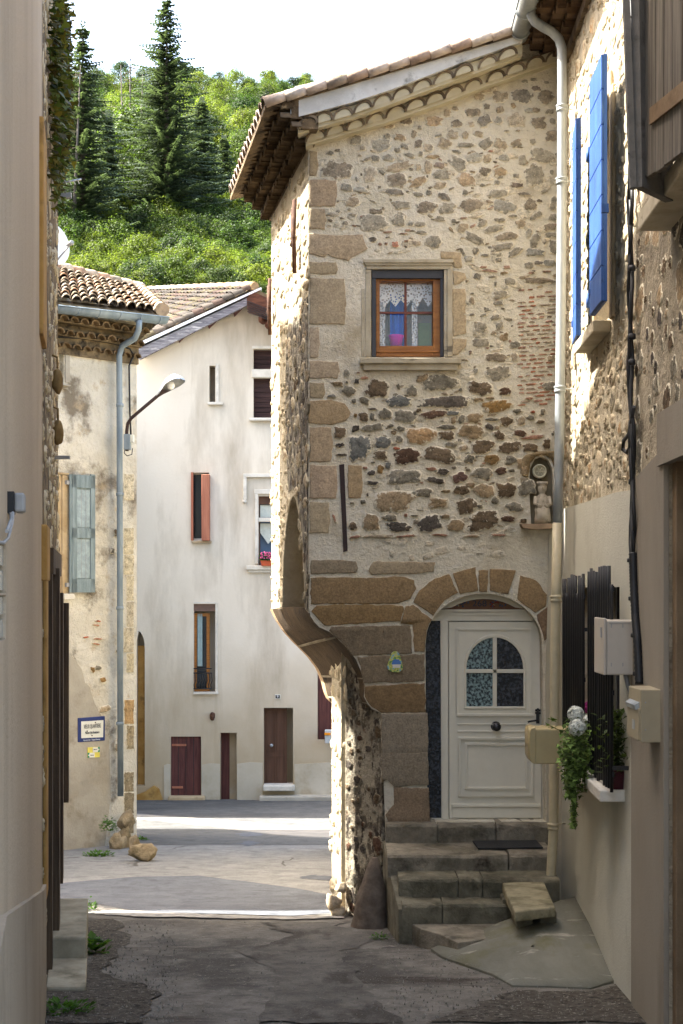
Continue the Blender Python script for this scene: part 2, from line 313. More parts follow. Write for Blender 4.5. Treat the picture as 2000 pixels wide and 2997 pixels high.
m_ink = flat('dark_ink', sc(52, 58, 70), .6); m_inkw = flat('white_lettering', (.75, .77, .8), .5)
m_terra = flat('terracotta_plastic', sc(190, 84, 44), .6)
m_orange = flat('orange_plastic', sc(240, 150, 20), .4)
m_alu = flat('cast_aluminium', sc(196, 200, 204), .35, metal=.5)
m_lace = None
# ------------------------------------------------------------ the ground
def cracks(m, col, scale=.55, w=.012, m2=.52):
    nt = m.node_tree; b = nt.nodes['Principled BSDF']; src = b.inputs['Base Color'].links[0].from_socket
    tc = nt.nodes.new('ShaderNodeTexCoord'); mp = nt.nodes.new('ShaderNodeMapping'); mp.inputs['Scale'].default_value = (1, .55, 1); nt.links.new(tc.outputs['Object'], mp.inputs[0])
    n = nt.nodes.new('ShaderNodeTexNoise'); n.inputs['Scale'].default_value = 3; n.inputs['Detail'].default_value = 6; nt.links.new(mp.outputs[0], n.inputs[0])
    mx = nt.nodes.new('ShaderNodeMix'); mx.data_type = 'RGBA'; mx.blend_type = 'ADD'; mx.inputs[0].default_value = .5; nt.links.new(mp.outputs[0], mx.inputs[6]); nt.links.new(n.outputs[1], mx.inputs[7])
    v = nt.nodes.new('ShaderNodeTexVoronoi'); v.feature = 'DISTANCE_TO_EDGE'; v.inputs['Scale'].default_value = scale; nt.links.new(mx.outputs[2], v.inputs[0])
    f = ramp(nt, v.outputs[0], [(w*.4, (1, 1, 1)), (w, (0, 0, 0))]); g = ramp(nt, nz(nt, .6, 3, off=21), [(m2, (0, 0, 0)), (m2+.06, (1, 1, 1))]); f = mix(nt, 1.0, f, g, 'MULTIPLY')
    nt.links.new(mix(nt, f, src, col), b.inputs['Base Color']); return m
def asphalt(name, a, b_, over=(), pebble=.5):
    return mat(name, two(a, b_), 3, over=over+((tuple(x*.4 for x in a[:3])+(1,), 26, (1, 1, 1), .58, .7), (tuple(min(1, x*1.9) for x in b_[:3])+(1,), 60, (1, 1, 1), .6, .68), (tuple(x*.7 for x in a[:3])+(1,), 5, (1, 1, 1), .5, .7)), bump=((90, .6), (28, .5)), bdist=.012)
m_road = asphalt('worn_asphalt', sc(112, 106, 96), sc(136, 130, 119), ((sc(80, 75, 67), 1.1, (1, 1, 1), .5, .62), (sc(160, 152, 138), 9, (1, 1, 1), .60, .72), (sc(70, 62, 53), .8, (.4, 1.6, 1), .58, .66)))
m_roadfar = asphalt('pale_worn_asphalt', sc(124, 124, 121), sc(142, 140, 136), ((sc(104, 102, 98), .7, (.5, 1, 1), .56, .7), (sc(112, 106, 96), .9, (.35, 1.6, 1), .66, .70)))
m_patch = asphalt('dark_asphalt_patch', sc(94, 97, 103), sc(108, 111, 116), ((sc(84, 86, 91), .8, (.3, 1, 1), .5, .7),))
cracks(m_road, sc(48, 44, 38), .5, .014, .5); cracks(m_roadfar, sc(84, 80, 74), .45, .016, .5); cracks(m_patch, sc(70, 70, 70), .4, .01, .55)
m_pale = mat('pale_concrete_band', two(sc(212, 204, 190), sc(232, 226, 214)), 3, bump=((40, .4),), bdist=.01)
m_grav = mat('dark_gravel', two(sc(80, 72, 60), sc(108, 100, 88)), 12, over=((sc(168, 162, 148), 30, (1, 1, 1), .58, .64), (sc(44, 40, 34), 18, (1, 1, 1), .55, .62)), bump=((40, .9), (110, .6)), bdist=.03)
m_ramp = mat('ramp_concrete', two(sc(112, 110, 96), sc(138, 136, 121)), 2.5, (1, .35, 1), over=((sc(108, 104, 70), 1.6, (1, .6, 1), .54, .7), (sc(186, 180, 164), 7, (.4, 1, 1), .6, .72)), bump=((50, .5), (10, .4)), bdist=.015)
m_earth = mat('hill_earth', two((.035, .05, .015), (.08, .09, .035)), .15, bump=())
def hillz(x, y):
    k = max(0, (y-70))
    t = 12+k*.385+max(-6, min(10, -.09*(x+15)))*min(1, k/80)+3.2*noise.noise(Vector((x*.03, y*.03, 0)))
    f = min(1, max(0, (y-37)/33)); f = f*f*(3-2*f)
    return gz(y)*(1-f)+t*f if y < 70 else t
mb = MB(); ys = [-12+i*1.0 for i in range(0, 53)]+[41+i*3.5 for i in range(1, 90)]+[700, 1500, 2600]
xs = [-1600, -500, -220, -120, -80]+[-60+i*3.0 for i in range(41)]+[80, 120, 220, 500, 1600]
rows = []
for y in ys:
    row = []
    for x in xs:
        z = gz(y)+.012*noise.noise(Vector((x*.8, y*.8, 0))) if y < 37 else (hillz(x, min(y, 352)) if y < 400 else 20)
        if y < 1: z = min(z, .05)
        row.append((x, y, z))
    rows.append(row)
i0 = next(i for i, y in enumerate(ys) if y >= 36)
mb.grid(rows[:i0+1], 0, sm=True); g = mb.build('ground', m_road, kind='structure')
mb = MB(); mb.grid(rows[i0:], 0, sm=True); mb.build('hill', m_earth, kind='structure')
def sheet(name, pts, m, lift, step=.5):
    poly = [Vector((p.x, p.y, 0)) for p in pts]; mb = MB()
    top = [Vector((p.x, p.y, gz(p.y)+lift)) for p in poly]; tri = tessellate_polygon([top])
    bmx = bmesh.new()
    vs = [bmx.verts.new(p) for p in top]
    for t in tri: bmx.faces.new([vs[i] for i in t])
    for _ in range(5):
        es = [e for e in bmx.edges if e.calc_length() > step]
        if not es: break
        bmesh.ops.subdivide_edges(bmx, edges=es, cuts=1); bmesh.ops.triangulate(bmx, faces=bmx.faces)
    for v in bmx.verts: v.co.z = gz(v.co.y)+.012*noise.noise(Vector((v.co.x*.8, v.co.y*.8, 0)))+lift
    me = bpy.data.meshes.new(name); bmx.to_mesh(me); bmx.free(); me.materials.append(m)
    o = bpy.data.objects.new(name, me); COL.objects.link(o); o['kind'] = 'structure'; return o
def wob(pts, amp=.03, k=6):
    out = []
    for i in range(len(pts)):
        a, b = pts[i], pts[(i+1) % len(pts)]
        for j in range(k):
            p = a.lerp(b, j/k); q = amp*min(1, p.y/20)
            out.append(p+Vector((random.uniform(-q, q), random.uniform(-q, q), 0)) if j else p)
    return out
sheet('far_pavement', [Vector((-16, 15.0, 0)), Vector((6, 14.75, 0)), Vector((6, 35, 0)), Vector((-16, 35, 0))], m_roadfar, .008)
patch = [G(170, 2588), G(400, 2570), G(580, 2566), G(760, 2588), G(900, 2608), G(1010, 2630), G(1010, 2672), G(860, 2682), G(640, 2678), G(520, 2676), G(380, 2668), G(310, 2655), G(270, 2650), G(150, 2660)]
sheet('asphalt_patch', wob(patch, .02, 4), m_patch, .012)
sheet('sun_strip', wob([G(268, 2658), G(310, 2664), G(520, 2678), G(640, 2682), G(860, 2685), G(1010, 2680), G(1010, 2690), G(860, 2695), G(640, 2692), G(420, 2688), G(275, 2680)], .05, 7), mat('pale_sun_strip', two(sc(150, 146, 138), sc(196, 190, 180)), 7, bump=((40, .4),)), .016)  # pale strip: sunlight across the road put into its colour
m_band = mat('sun_band_paving', two(sc(146, 141, 132), sc(164, 159, 149)), 3, bump=((40, .4),), bdist=.01)
sheet('sun_band', wob([G(395, 2384), G(470, 2390), G(640, 2402), G(800, 2416), G(1060, 2428), G(1060, 2460), G(800, 2446), G(640, 2424), G(520, 2408), G(395, 2402)], .02, 4), m_band, .016)  # slanted outline of the sunlit band put into a paler paving colour
sheet('sun_band_shade', wob([G(380, 2474), G(395, 2404), G(520, 2410), G(640, 2426), G(800, 2448), G(1060, 2462), G(1060, 2476)], .03, 5), asphalt('shade_toned_asphalt', sc(88, 88, 86), sc(104, 103, 100)), .0135)  # darker sheet bounding the sun band, shade put into its colour
sheet('far_asphalt', [G(380, 2380), G(470, 2388), G(640, 2400), G(800, 2414), G(1060, 2426), Vector((6, 24.8, 0)), Vector((6, 36.5, 0)), Vector((-12, 36.5, 0)), Vector((-12, 28, 0))], asphalt('shade_toned_far_asphalt', sc(92, 92, 91), sc(110, 109, 106), ((sc(76, 76, 76), .8, (.3, 1, 1), .5, .7),)), .012)  # asphalt darkened beyond the sun band, shade put into its colour
for q_ in ([(690, 2443), (740, 2437), (775, 2440), (768, 2448), (720, 2452)], [(692, 2472), (730, 2464), (765, 2470), (730, 2480)], [(880, 2568), (930, 2562), (972, 2570), (960, 2580), (900, 2576)]):
    sheet('dark_repair', wob([G(*p) for p in q_], .06, 6), m_patch, .0145)
sheet('dark_repair', wob([G(760, 2702), G(930, 2700), G(1110, 2745), G(1000, 2790), G(1040, 2850), G(1180, 2997), G(760, 2997), G(820, 2850), G(700, 2790), G(860, 2740)], .10, 9), asphalt('dark_repaired_asphalt', sc(98, 93, 84), sc(120, 114, 104), ((sc(72, 66, 58), 2, (1, .5, 1), .5, .6),)), .006)
sheet('gravel_left', wob([G(255, 2700), G(330, 2690), G(380, 2760), G(300, 2850), G(460, 2905), G(420, 2997), G(100, 2997), G(130, 2900), G(255, 2900)], .10, 8), m_grav, .010)
sheet('gravel_right', wob([G(1690, 2640), G(1720, 2640), G(2000, 2997), G(1250, 2997), G(1500, 2905), G(1730, 2905), G(1830, 2880)], .08, 8), m_grav, .010)
# loose grit along the alley sides: nobody could count it
mb = MB(); rnd = random.Random(3)
for i in range(2200):
    if rnd.random() < .5: x, y = rnd.uniform(105, 520)*1.0, 2700+297*rnd.random()**.8; 
    else: x, y = rnd.uniform(1150, 1990), 2720+277*rnd.random()**.8
    if rnd.random() < .1: x = rnd.uniform(300, 1900)
    p = G(x, y); r = rnd.uniform(.004, .009)*(1.6 if rnd.random() < .06 else 1)
    k = rnd.uniform(.35, 1); c = (k*.34, k*.32, k*.27, 0)
    a = rnd.uniform(0, 3); u = Vector((math.cos(a), math.sin(a), 0))*r; v = Vector((-u.y, u.x, 0))*rnd.uniform(.5, 1); t = p+UP*(r*.9+.012)
    for q in range(4):
        e = [u, v, -u, -v]; mb.face([p+e[q]+UP*.004, p+e[(q+1) % 4]+UP*.004, t], 0, c)
mb.build('grit', mat('grit_stone', [(0, (1, 1, 1)), (1, (1, 1, 1))], attr=True, bump=()), kind='stuff')
# ------------------------------------------------------------ main stone house
YF = 14.3; FP = Plane((-.32, YF), (2.3, YF))
FX0 = P(903, 0, YF).x
H = thing('stone_house', (1.0, YF, gz(YF)), 'tall rubble stone house with corbelled corner, arched white door and small oak window', 'house')
def fz(px, py): return FP.px(px, py)
EX, EY = 1416, 1885
arch = [(1255, 2405), (1243, 2100), (1243, 1900)]+[(EX+172*math.cos(math.pi-t*math.pi/20), EY-148*math.sin(t*math.pi/20)) for t in range(1, 20)]+[(1588, 1900), (1592, 2100), (1597, 2405)]
corb = [(905, 1780), (909, 1803), (920, 1820), (935, 1836), (966, 1850), (1008, 1888), (1042, 1930), (1063, 1978), (1068, 2006), (1066, 2039), (1076, 2060), (1089, 2075), (1117, 2088)]
outer = [(903, 330)]+corb+[(1119, 2200), (1124, 2300), (1130, 2480), (1130, 2760), (1700, 2760), (1700, 60), (1500, 118)]
hole_w = [(1087, 787), (1300, 787), (1300, 1045), (1087, 1045)]
niche = [(1556, 1545), (1549, 1420), (1553, 1370), (1566, 1343), (1585, 1336), (1605, 1345), (1616, 1368), (1620, 1400), (1620, 1545)]
def L3(pl, pts, d=0): return [pl.P(x, y, d) for x, y in pts]
T = Vector((0, .45, 0))
wall = MB(); wall.prism([L3(FP, outer), L3(FP, hole_w), L3(FP, arch), L3(FP, niche)], T, 0)
wall.pbox(FP, *fz(1530, 1560), *fz(1640, 1320), -.47, -.11, 4)        # niche back
TILES = {
 'A': (900, 300, 3.92, """560 430 130 110 0 g|340 775 340 210 5 b|920 390 80 65 0 g|1060 400 140 80 15 o|1225 360 65 90 0 t|1275 470 90 100 0 b|1115 505 95 60 20 g|1035 545 70 55 0 g|1390 520 120 90 0 lt|265 580 100 50 10 g|345 550 70 35 0 b|635 525 70 60 0 lt|850 490 210 140 0 l|780 645 100 85 0 g|930 635 130 80 10 g|690 650 90 35 -20 g|1180 605 110 55 25 g|1300 590 50 60 0 g|1440 620 160 45 0 o|720 820 150 180 0 lt|860 800 80 45 35 g|1050 735 290 110 -15 t|1275 740 60 75 0 t|1385 740 95 150 0 t|1515 720 120 75 10 rd|1025 890 230 170 -10 b|1275 910 220 100 -25 o|450 975 140 90 10 g|610 1000 170 60 5 l|1000 1030 210 75 0 d|1275 1055 120 50 10 g|1395 1035 70 60 0 l|520 1140 160 110 0 t|1085 1175 210 90 5 g|1365 1200 240 140 0 b|1545 1240 70 80 0 g|790 1250 150 70 0 b|755 1380 340 190 0 g|1050 1350 150 130 0 g|1190 1390 70 60 0 l|1295 1395 125 60 0 g|275 1285 110 50 5 g|520 1290 90 35 10 g|435 1385 70 60 0 g|1310 1490 130 40 5 g|925 1487 115 25 -5 r|1150 1465 70 30 -5 r|1110 1505 100 20 0 r|755 1570 90 60 0 d|835 1625 50 35 0 r|905 1620 45 30 0 r|1010 1630 80 75 0 R|1135 1590 55 30 0 r|1190 1555 50 25 0 lt|1255 1615 100 60 0 lt|1445 1595 200 140 0 g|1130 1655 40 20 30 d|1130 210 150 100 0 b|930 275 120 60 0 t|1450 210 200 110 0 T|1290 290 55 45 0 g|570 880 30 60 -20 l|1180 852 40 20 0 g|1150 1020 40 25 0 g|480 1225 40 30 0 g"""),
 'B': (1260, 200, 3.92, """560 330 130 80 0 t|640 240 250 90 -10 lt|805 325 180 140 0 t|1050 320 240 170 0 d|1215 235 100 65 0 rd|1325 330 200 160 0 b|1085 150 70 40 0 g|1185 130 80 40 0 g|1330 165 60 30 0 g|650 440 80 70 0 b|800 475 90 85 0 t|950 425 60 70 -30 o|490 505 165 100 0 b|285 460 80 45 10 lt|195 510 90 90 0 t|1140 485 110 55 0 l|1210 480 100 60 0 t|1370 500 90 60 0 g|620 600 160 130 -25 d|780 600 90 90 30 l|985 590 195 170 0 lt|1245 625 170 150 0 b|1405 605 70 70 0 g|300 630 130 90 0 b|475 640 70 60 0 lt|255 760 120 110 0 lt|400 765 80 80 0 t|550 750 130 60 15 t|95 770 80 35 -15 g|880 720 60 25 0 g|1005 715 50 25 0 t|165 860 150 130 20 t|410 880 195 60 0 g|300 955 100 35 10 g|640 860 160 110 -35 g|805 870 150 120 20 t|985 860 130 90 -15 b|1175 840 70 60 0 g|1400 775 150 140 0 b|1290 1000 300 160 5 g|510 1025 190 120 0 l|650 1030 110 95 0 t|850 1025 120 80 10 l|690 950 60 25 0 R|1060 1055 105 110 0 g|320 1090 210 150 25 g|630 1185 125 100 10 b|800 1190 150 110 0 o|1195 1230 210 260 0 g|130 1220 200 110 0 g|110 1340 150 75 -5 t|415 1275 210 150 10 T|485 1185 60 25 10 b|990 1235 75 55 0 g|1395 1190 45 60 0 g|990 1340 165 60 5 rd|770 1310 70 50 0 l|600 1340 60 40 0 g|775 1435 250 90 -3 g|1080 1440 140 40 0 d|1310 1410 90 40 -20 g|400 1425 65 75 0 g|155 1470 150 80 20 d|465 1570 260 160 0 b|850 1585 280 140 5 G|1150 1565 150 130 0 b|1415 1550 80 160 10 g|200 1600 180 120 0 g|680 1530 90 35 15 t|950 1695 105 35 0 g|800 1740 130 45 5 g|110 1725 120 60 0 g|270 1750 60 50 0 g|380 1720 90 30 0 r|510 1710 80 25 0 lt|370 1825 130 110 -20 t|600 1780 120 70 -25 g|730 1840 210 90 -10 g|1040 1785 125 95 10 t|1375 1820 140 90 0 b|1420 1710 130 80 10 g|1215 1690 150 70 -35 g|240 1850 80 35 50 o"""),
 'E': (1300, 650, 4.356, """385 210 280 110 25 g|800 180 270 110 -5 b|1155 235 110 200 15 g|1160 385 250 85 3 G|1370 165 160 70 -5 g|1415 320 150 180 0 g|740 320 330 90 -12 g|910 380 200 90 -30 g|1080 140 80 120 30 l|1290 260 50 30 -45 g|405 365 90 90 0 g|240 380 40 110 -30 g|315 465 120 80 0 l|525 425 100 45 5 g|695 480 90 55 0 g|1085 555 120 90 0 g|1210 520 120 60 10 d|1340 525 170 90 0 G|500 575 90 35 0 r|580 620 220 35 5 r|800 577 100 45 0 r|770 645 95 35 0 o|1110 650 90 35 0 r|1310 630 110 30 0 r|1430 680 90 50 0 t|1010 710 110 40 0 t|1200 745 370 80 0 b|425 690 100 80 15 g|620 700 100 25 0 g|655 790 35 70 0 g|845 755 140 95 0 g|720 930 220 100 -3 g|695 1035 120 60 0 g|355 1000 75 100 0 t|360 910 50 25 0 g|750 1100 60 20 20 g|355 1180 70 35 0 d|505 1185 90 30 -15 l|655 1215 130 65 -15 g|455 1345 165 155 0 g|710 1320 100 80 -30 g|630 1415 65 50 0 t|765 1465 110 115 0 o|470 1535 220 120 0 g|900 1565 130 100 -5 g|670 1725 260 120 0 b|900 1720 80 120 0 lt|335 1660 40 55 0 rd|265 1758 80 30 0 t|1440 1560 60 110 0 b|1370 1740 100 90 0 t"""),
 'C': (900, 1050, 3.92, """450 165 70 90 0 g|585 160 45 20 0 r|655 222 95 35 0 r|565 260 65 60 0 d|455 270 25 40 0 g|350 290 130 60 10 t|475 370 150 110 0 g|800 345 280 200 0 b|1045 320 40 65 -30 g|1200 375 125 120 0 g|280 430 100 40 0 l|1320 225 150 80 -15 t|1521 275 400 185 0 g|655 480 120 80 25 g|535 485 55 55 0 g|1050 490 260 140 0 G|1588 498 590 130 0 d|755 578 100 28 0 d|895 635 150 130 -10 g|650 670 110 115 0 b|745 665 50 90 10 g|550 650 40 50 0 o|1125 665 250 150 0 g|1275 595 80 40 -15 b|1235 625 40 50 0 g|1450 640 300 95 -10 rb|740 790 240 85 -5 g|555 800 95 75 -15 d|955 770 75 40 0 g|990 845 65 45 0 t|1075 805 90 60 0 g|370 850 135 150 0 b|375 990 100 50 -15 d|390 1103 130 30 0 d|600 1020 240 300 0 G|865 960 200 130 0 G|1055 925 85 75 0 g|1300 885 330 200 0 T|1025 1030 80 35 0 R|1140 1120 290 190 -5 rb|845 1110 130 115 0 b|755 1190 50 25 0 g|925 1225 75 80 0 G|665 1253 60 30 10 r|740 1310 90 60 0 d|838 1265 80 100 10 o|1105 1355 420 160 -3 g|755 1425 130 45 3 d|985 1635 440 240 0 t|1340 1535 190 100 0 g|640 1640 60 55 0 g|515 1655 50 20 0 g|690 1560 25 50 0 g|1425 1265 130 40 0 r|1465 1395 220 65 8 d|1500 1660 230 120 0 t|730 1880 200 180 20 t|945 1825 160 75 0 g|520 1920 90 95 0 b|1050 1930 280 110 5 d|1130 1795 40 40 0 r|1245 1870 60 60 0 g|1400 1895 290 180 -10 d|1230 1800 90 20 0 g|550 2045 130 35 -5 r|820 2040 380 35 0 lt|1130 2035 250 25 -5 r|1500 2020 150 25 0 r|310 1830 30 100 -20 r"""),
 'D': (1280, 1050, 4.126, """745 170 280 180 -5 g|525 360 300 160 5 b|820 395 140 95 -10 rb|285 375 50 40 0 g|465 150 60 70 0 l|500 495 130 40 0 t|640 475 100 30 0 t|720 575 350 150 -10 O|190 660 150 60 0 G|195 740 70 80 0 t|300 730 80 110 20 g|450 715 190 120 0 t|670 735 180 35 0 g|835 755 150 120 0 b|120 825 210 60 0 g|410 885 310 170 0 t|630 825 120 70 20 d|750 925 150 100 25 b|720 830 60 50 0 lt|115 925 190 110 0 b|165 1040 140 65 0 g|320 1075 110 65 -15 lt|545 1065 265 170 0 b|880 1070 280 140 -5 b|1125 1075 180 110 0 b|1320 1030 95 120 0 b|35 1165 400 180 5 b|660 1215 180 130 0 o|885 1225 140 110 0 g|390 1210 120 110 20 g|70 1365 150 80 10 d|270 1435 190 120 -25 rd|545 1385 240 140 10 g|770 1355 150 85 -5 rb|900 1350 70 40 0 g|375 1340 60 35 0 g|295 1590 210 110 0 b|400 1525 120 60 0 t|565 1595 250 160 0 t|835 1590 230 200 0 b|105 1600 110 40 0 t|700 1710 90 90 0 g|930 1790 200 110 0 g|1080 1560 220 180 0 g|355 1780 240 190 -15 b|515 1780 70 40 0 g|95 1905 130 50 0 t|225 2015 200 150 0 t|560 1960 380 230 -15 b|855 1935 160 80 0 rb|1040 1960 80 60 0 b|1015 750 100 110 0 lt|1130 715 90 60 0 g|1245 765 100 45 0 b|1000 900 160 80 10 rb|1160 950 260 50 -5 r|970 630 110 50 0 g|1155 645 60 35 0 R|1360 330 170 110 0 g|1275 640 50 80 0 g|60 2130 140 30 0 r|420 2145 200 30 0 t|740 2130 180 30 0 r|1110 480 100 30 0 r|1000 1270 80 120 0 t|1050 1350 100 100 0 t""")}
CK = dict(g=(140, 133, 116), b=(112, 94, 72), d=(94, 86, 78), t=(164, 142, 110), lt=(192, 174, 146), l=(166, 162, 148), G=(124, 125, 120), o=(158, 126, 80), O=(158, 124, 72), T=(186, 152, 110), r=(184, 138, 112), R=(186, 108, 76), rd=(108, 80, 72), rb=(96, 70, 54))
i = 0
for k, (ox, oy, s_, txt) in TILES.items():
    for e in txt.split('|'):
        cx, cy, ww, hh, rot, cc = e.split(); cx, cy, ww, hh, rot = map(float, (cx, cy, ww, hh, rot)); i += 1
        a, z = fz(ox+cx/s_, oy+cy/s_); q = YF/F/s_; v = random.Random(i).uniform(-10, 10)
        c = sc(*[max(20, x+v) for x in CK[cc]], k=.8)
        yy = oy+cy/s_; kk = .30 if yy < 700 else (.22 if yy < 1100 else .04); c = tuple(x*(1-kk)+y_*kk for x, y_ in zip(c[:3], MORT[:3]))
        wall.stone(FP, a, z, ww*q*1.06, hh*q*1.06, -R(rot), c, 1, .014 if yy < 1100 else .024, seed=i)
rnd = random.Random(11)                            # tiny chips between the large stones
for i in range(400):
    x, y = rnd.uniform(925, 1630), rnd.uniform(430, 1560)
    if 1050 < x < 1350 and 740 < y < 1100: continue
    if y < 430+(1640-x)*.0 and x < 1300: continue
    if x > 1510 and 845 < y < 1190: continue
    if x < 1080 and 680 < y: continue
    if x > 1530 and y > 1320: continue
    a, z = fz(x, y); c = rnd.choice(['g', 'b', 't', 'lt', 'g', 'r'])
    wall.stone(FP, a, z, rnd.uniform(.02, .075), rnd.uniform(.014, .034), rnd.uniform(-.5, .5), tuple(x*.75+y_*.25 for x, y_ in zip(sc(*CK[c], k=.85)[:3], MORT[:3])), 1, .010, seed=i+900)
for i in range(260):                              # pale stones washed over with mortar
    x, y = rnd.uniform(925, 1630), rnd.uniform(440, 1640)
    if (1040 < x < 1360 and 740 < y < 1100) or (x > 1510 and 845 < y < 1190) or (x < 1080 and 680 < y) or (x > 1530 and y > 1320) or y < 430-(x-905)*.28+30: continue
    a, z = fz(x, y); m_ = rnd.uniform(.72, .9); c = rnd.choice(['g', 't', 'lt', 'T', 'l'])
    wall.stone(FP, a, z, rnd.uniform(.05, .17), rnd.uniform(.03, .09), rnd.uniform(-.4, .4), tuple(p*(1-m_)+q_*m_ for p, q_ in zip(sc(*CK[c], k=.85)[:3], MORT[:3])), 1, .007, seed=i+5000)
for r in range(29):                               # the thin brick panel
    y = 848+r*12.1; x = 1512+rnd.uniform(0, 14)
    while x < 1632:
        l = rnd.uniform(14, 38)
        if rnd.random() < .84:
            a, z = fz(x+l/2, y-(x-1512)*.06+rnd.uniform(-1.5, 1.5)); c = rnd.choice([(188, 150, 128), (196, 160, 138), (184, 136, 110), (180, 162, 140), (186, 128, 100)])
            wall.stone(FP, a, z, l*YF/F*.95, rnd.uniform(.016, .026), R(3.5), sc(*c, k=.95), 1, .008, seed=r*50+int(x), sq=.7)
        x += l+rnd.uniform(2, 7)
def qrect(x0, y0, x1, y1, c, pl=FP, th=.012, k=.82):
    pts = [pl.px(x, y) for x, y in ((x0+2, y1-1), (x1-6, y1-1), (x1, (y0+y1)/2+6), (x1-4, y0+2), (x0+2, y0))]
    wall.poly_stone(pl, pts, sc(*c, k=k), 2, th)
qU = (194, 174, 144)
for q in ((904, 440, 933, 517), (904, 525, 988, 605), (904, 610, 956, 672), (904, 765, 990, 803), (904, 812, 1014, 951), (904, 1055, 995, 1108), (904, 1118, 953, 1166), (904, 1249, 975, 1353), (904, 1360, 989, 1460), (904, 1468, 968, 1562)):
    vv = random.uniform(-14, 6); qrect(*q, (qU[0]+vv+random.uniform(-3, 3), qU[1]+vv, qU[2]+vv+random.uniform(-3, 3)))
qrect(904, 955, 938, 1048, (196, 178, 152)); qrect(1016, 1360, 1063, 1458, (186, 162, 126))
def qpoly(pts, c, k=.82, th=.012, s_=1, o=(0, 0)):
    q = [(o[0]+x/s_, o[1]+y/s_) for x, y in pts]; mx = sum(p[0] for p in q)/len(q); my = sum(p[1] for p in q)/len(q); w_ = max(p[0] for p in q)-min(p[0] for p in q); h_ = max(p[1] for p in q)-min(p[1] for p in q)
    gr = 11 if my > 2080 else 4; q = [(mx+(x-mx)*(1+gr/w_), my+(y-my)*(1+gr/h_)) for x, y in q]; wall.poly_stone(FP, [fz(x, y) for x, y in q], sc(*c, k=k), 2, th)
qpoly([(906, 684), (1000, 690), (1060, 688), (1070, 715), (1076, 728), (1030, 752), (1020, 762), (968, 750), (958, 743), (950, 752), (906, 742)], qU)
qpoly([(906, 1175), (970, 1172), (1010, 1182), (1026, 1208), (1012, 1232), (970, 1243), (906, 1236)], (184, 160, 124))
fo = dict(s_=2.119, o=(900, 1600)); oc = (162, 136, 100); bc = (148, 131, 106)
qpoly([(24, 88), (180, 84), (300, 95), (312, 130), (296, 158), (24, 168)], (166, 150, 124), **fo); qpoly([(380, 150), (410, 95), (560, 95), (700, 100), (790, 100), (780, 155), (560, 168), (400, 170)], (182, 164, 134), **fo)
qpoly([(24, 197), (180, 192), (360, 196), (600, 188), (660, 212), (672, 260), (640, 320), (560, 350), (24, 352)], oc, **fo)
qpoly([(60, 365), (300, 360), (592, 368), (596, 400), (575, 460), (110, 488), (60, 440), (30, 400)], (160, 132, 92), **fo)
qpoly([(150, 500), (635, 490), (648, 660), (280, 672), (230, 610), (140, 520)], bc, **fo); qpoly([(310, 686), (722, 668), (724, 830), (350, 846), (330, 740)], bc, **fo)
qpoly([(362, 868), (726, 850), (730, 1022), (460, 1026), (400, 990), (358, 930)], (148, 122, 88), **fo)
for v in ("580 478 610 372 655 362 768 452 738 520 727 650 665 650 652 480", "662 340 700 270 790 200 880 170 932 288 850 330 780 425", "905 170 1040 130 1058 270 945 292", "1065 150 1118 150 1115 278 1070 275", "1135 140 1290 150 1245 292 1135 270", "1320 180 1420 210 1485 300 1475 370 1412 408 1305 325", "1428 425 1490 372 1490 560 1468 580"):
    n = list(map(float, v.split())); qpoly(list(zip(n[::2], n[1::2])), oc if n[0] < 1400 else (140, 116, 92), **fo)
qpoly([(468, 1045), (600, 1040), (735, 1040), (738, 1265), (470, 1272)], (164, 150, 128), th=.02, **fo); qpoly([(466, 1290), (735, 1284), (740, 1470), (540, 1482), (500, 1440), (470, 1460)], (158, 144, 122), th=.02, **fo); qpoly([(540, 1500), (742, 1508), (750, 1715), (520, 1720), (490, 1660), (540, 1600)], (156, 134, 108), th=.02, **fo)
qpoly([(1527, 1350), (1540, 1331), (1575, 1323), (1622, 1321), (1632, 1345), (1622, 1366), (1612, 1342), (1600, 1333), (1585, 1330), (1566, 1337), (1552, 1356), (1546, 1395), (1530, 1390)], (166, 146, 112), th=.02)
qpoly([(1524, 1400), (1545, 1400), (1546, 1440), (1526, 1436)], (150, 138, 116), th=.015)
# window surround
wc = (196, 176, 142)
for q in ("1326 790 1362 800 1366 815 1345 830 1326 834", "1324 845 1362 845 1366 975 1326 985", "1324 990 1368 992 1366 1015 1340 1038 1324 1040", "1290 735 1350 738 1352 785 1330 782 1322 760 1290 758"):
    n = list(map(float, q.split())); wall.poly_stone(FP, [fz(x, y) for x, y in zip(n[::2], n[1::2])], sc(*wc, k=.82), 2, .01)
m_sill = mat('window_sill_stone', two(sc(176, 164, 138), sc(200, 190, 166)), 5, over=((sc(110, 104, 90), 5, (.5, 1, 2), .58, .68),), bump=((24, .4),))
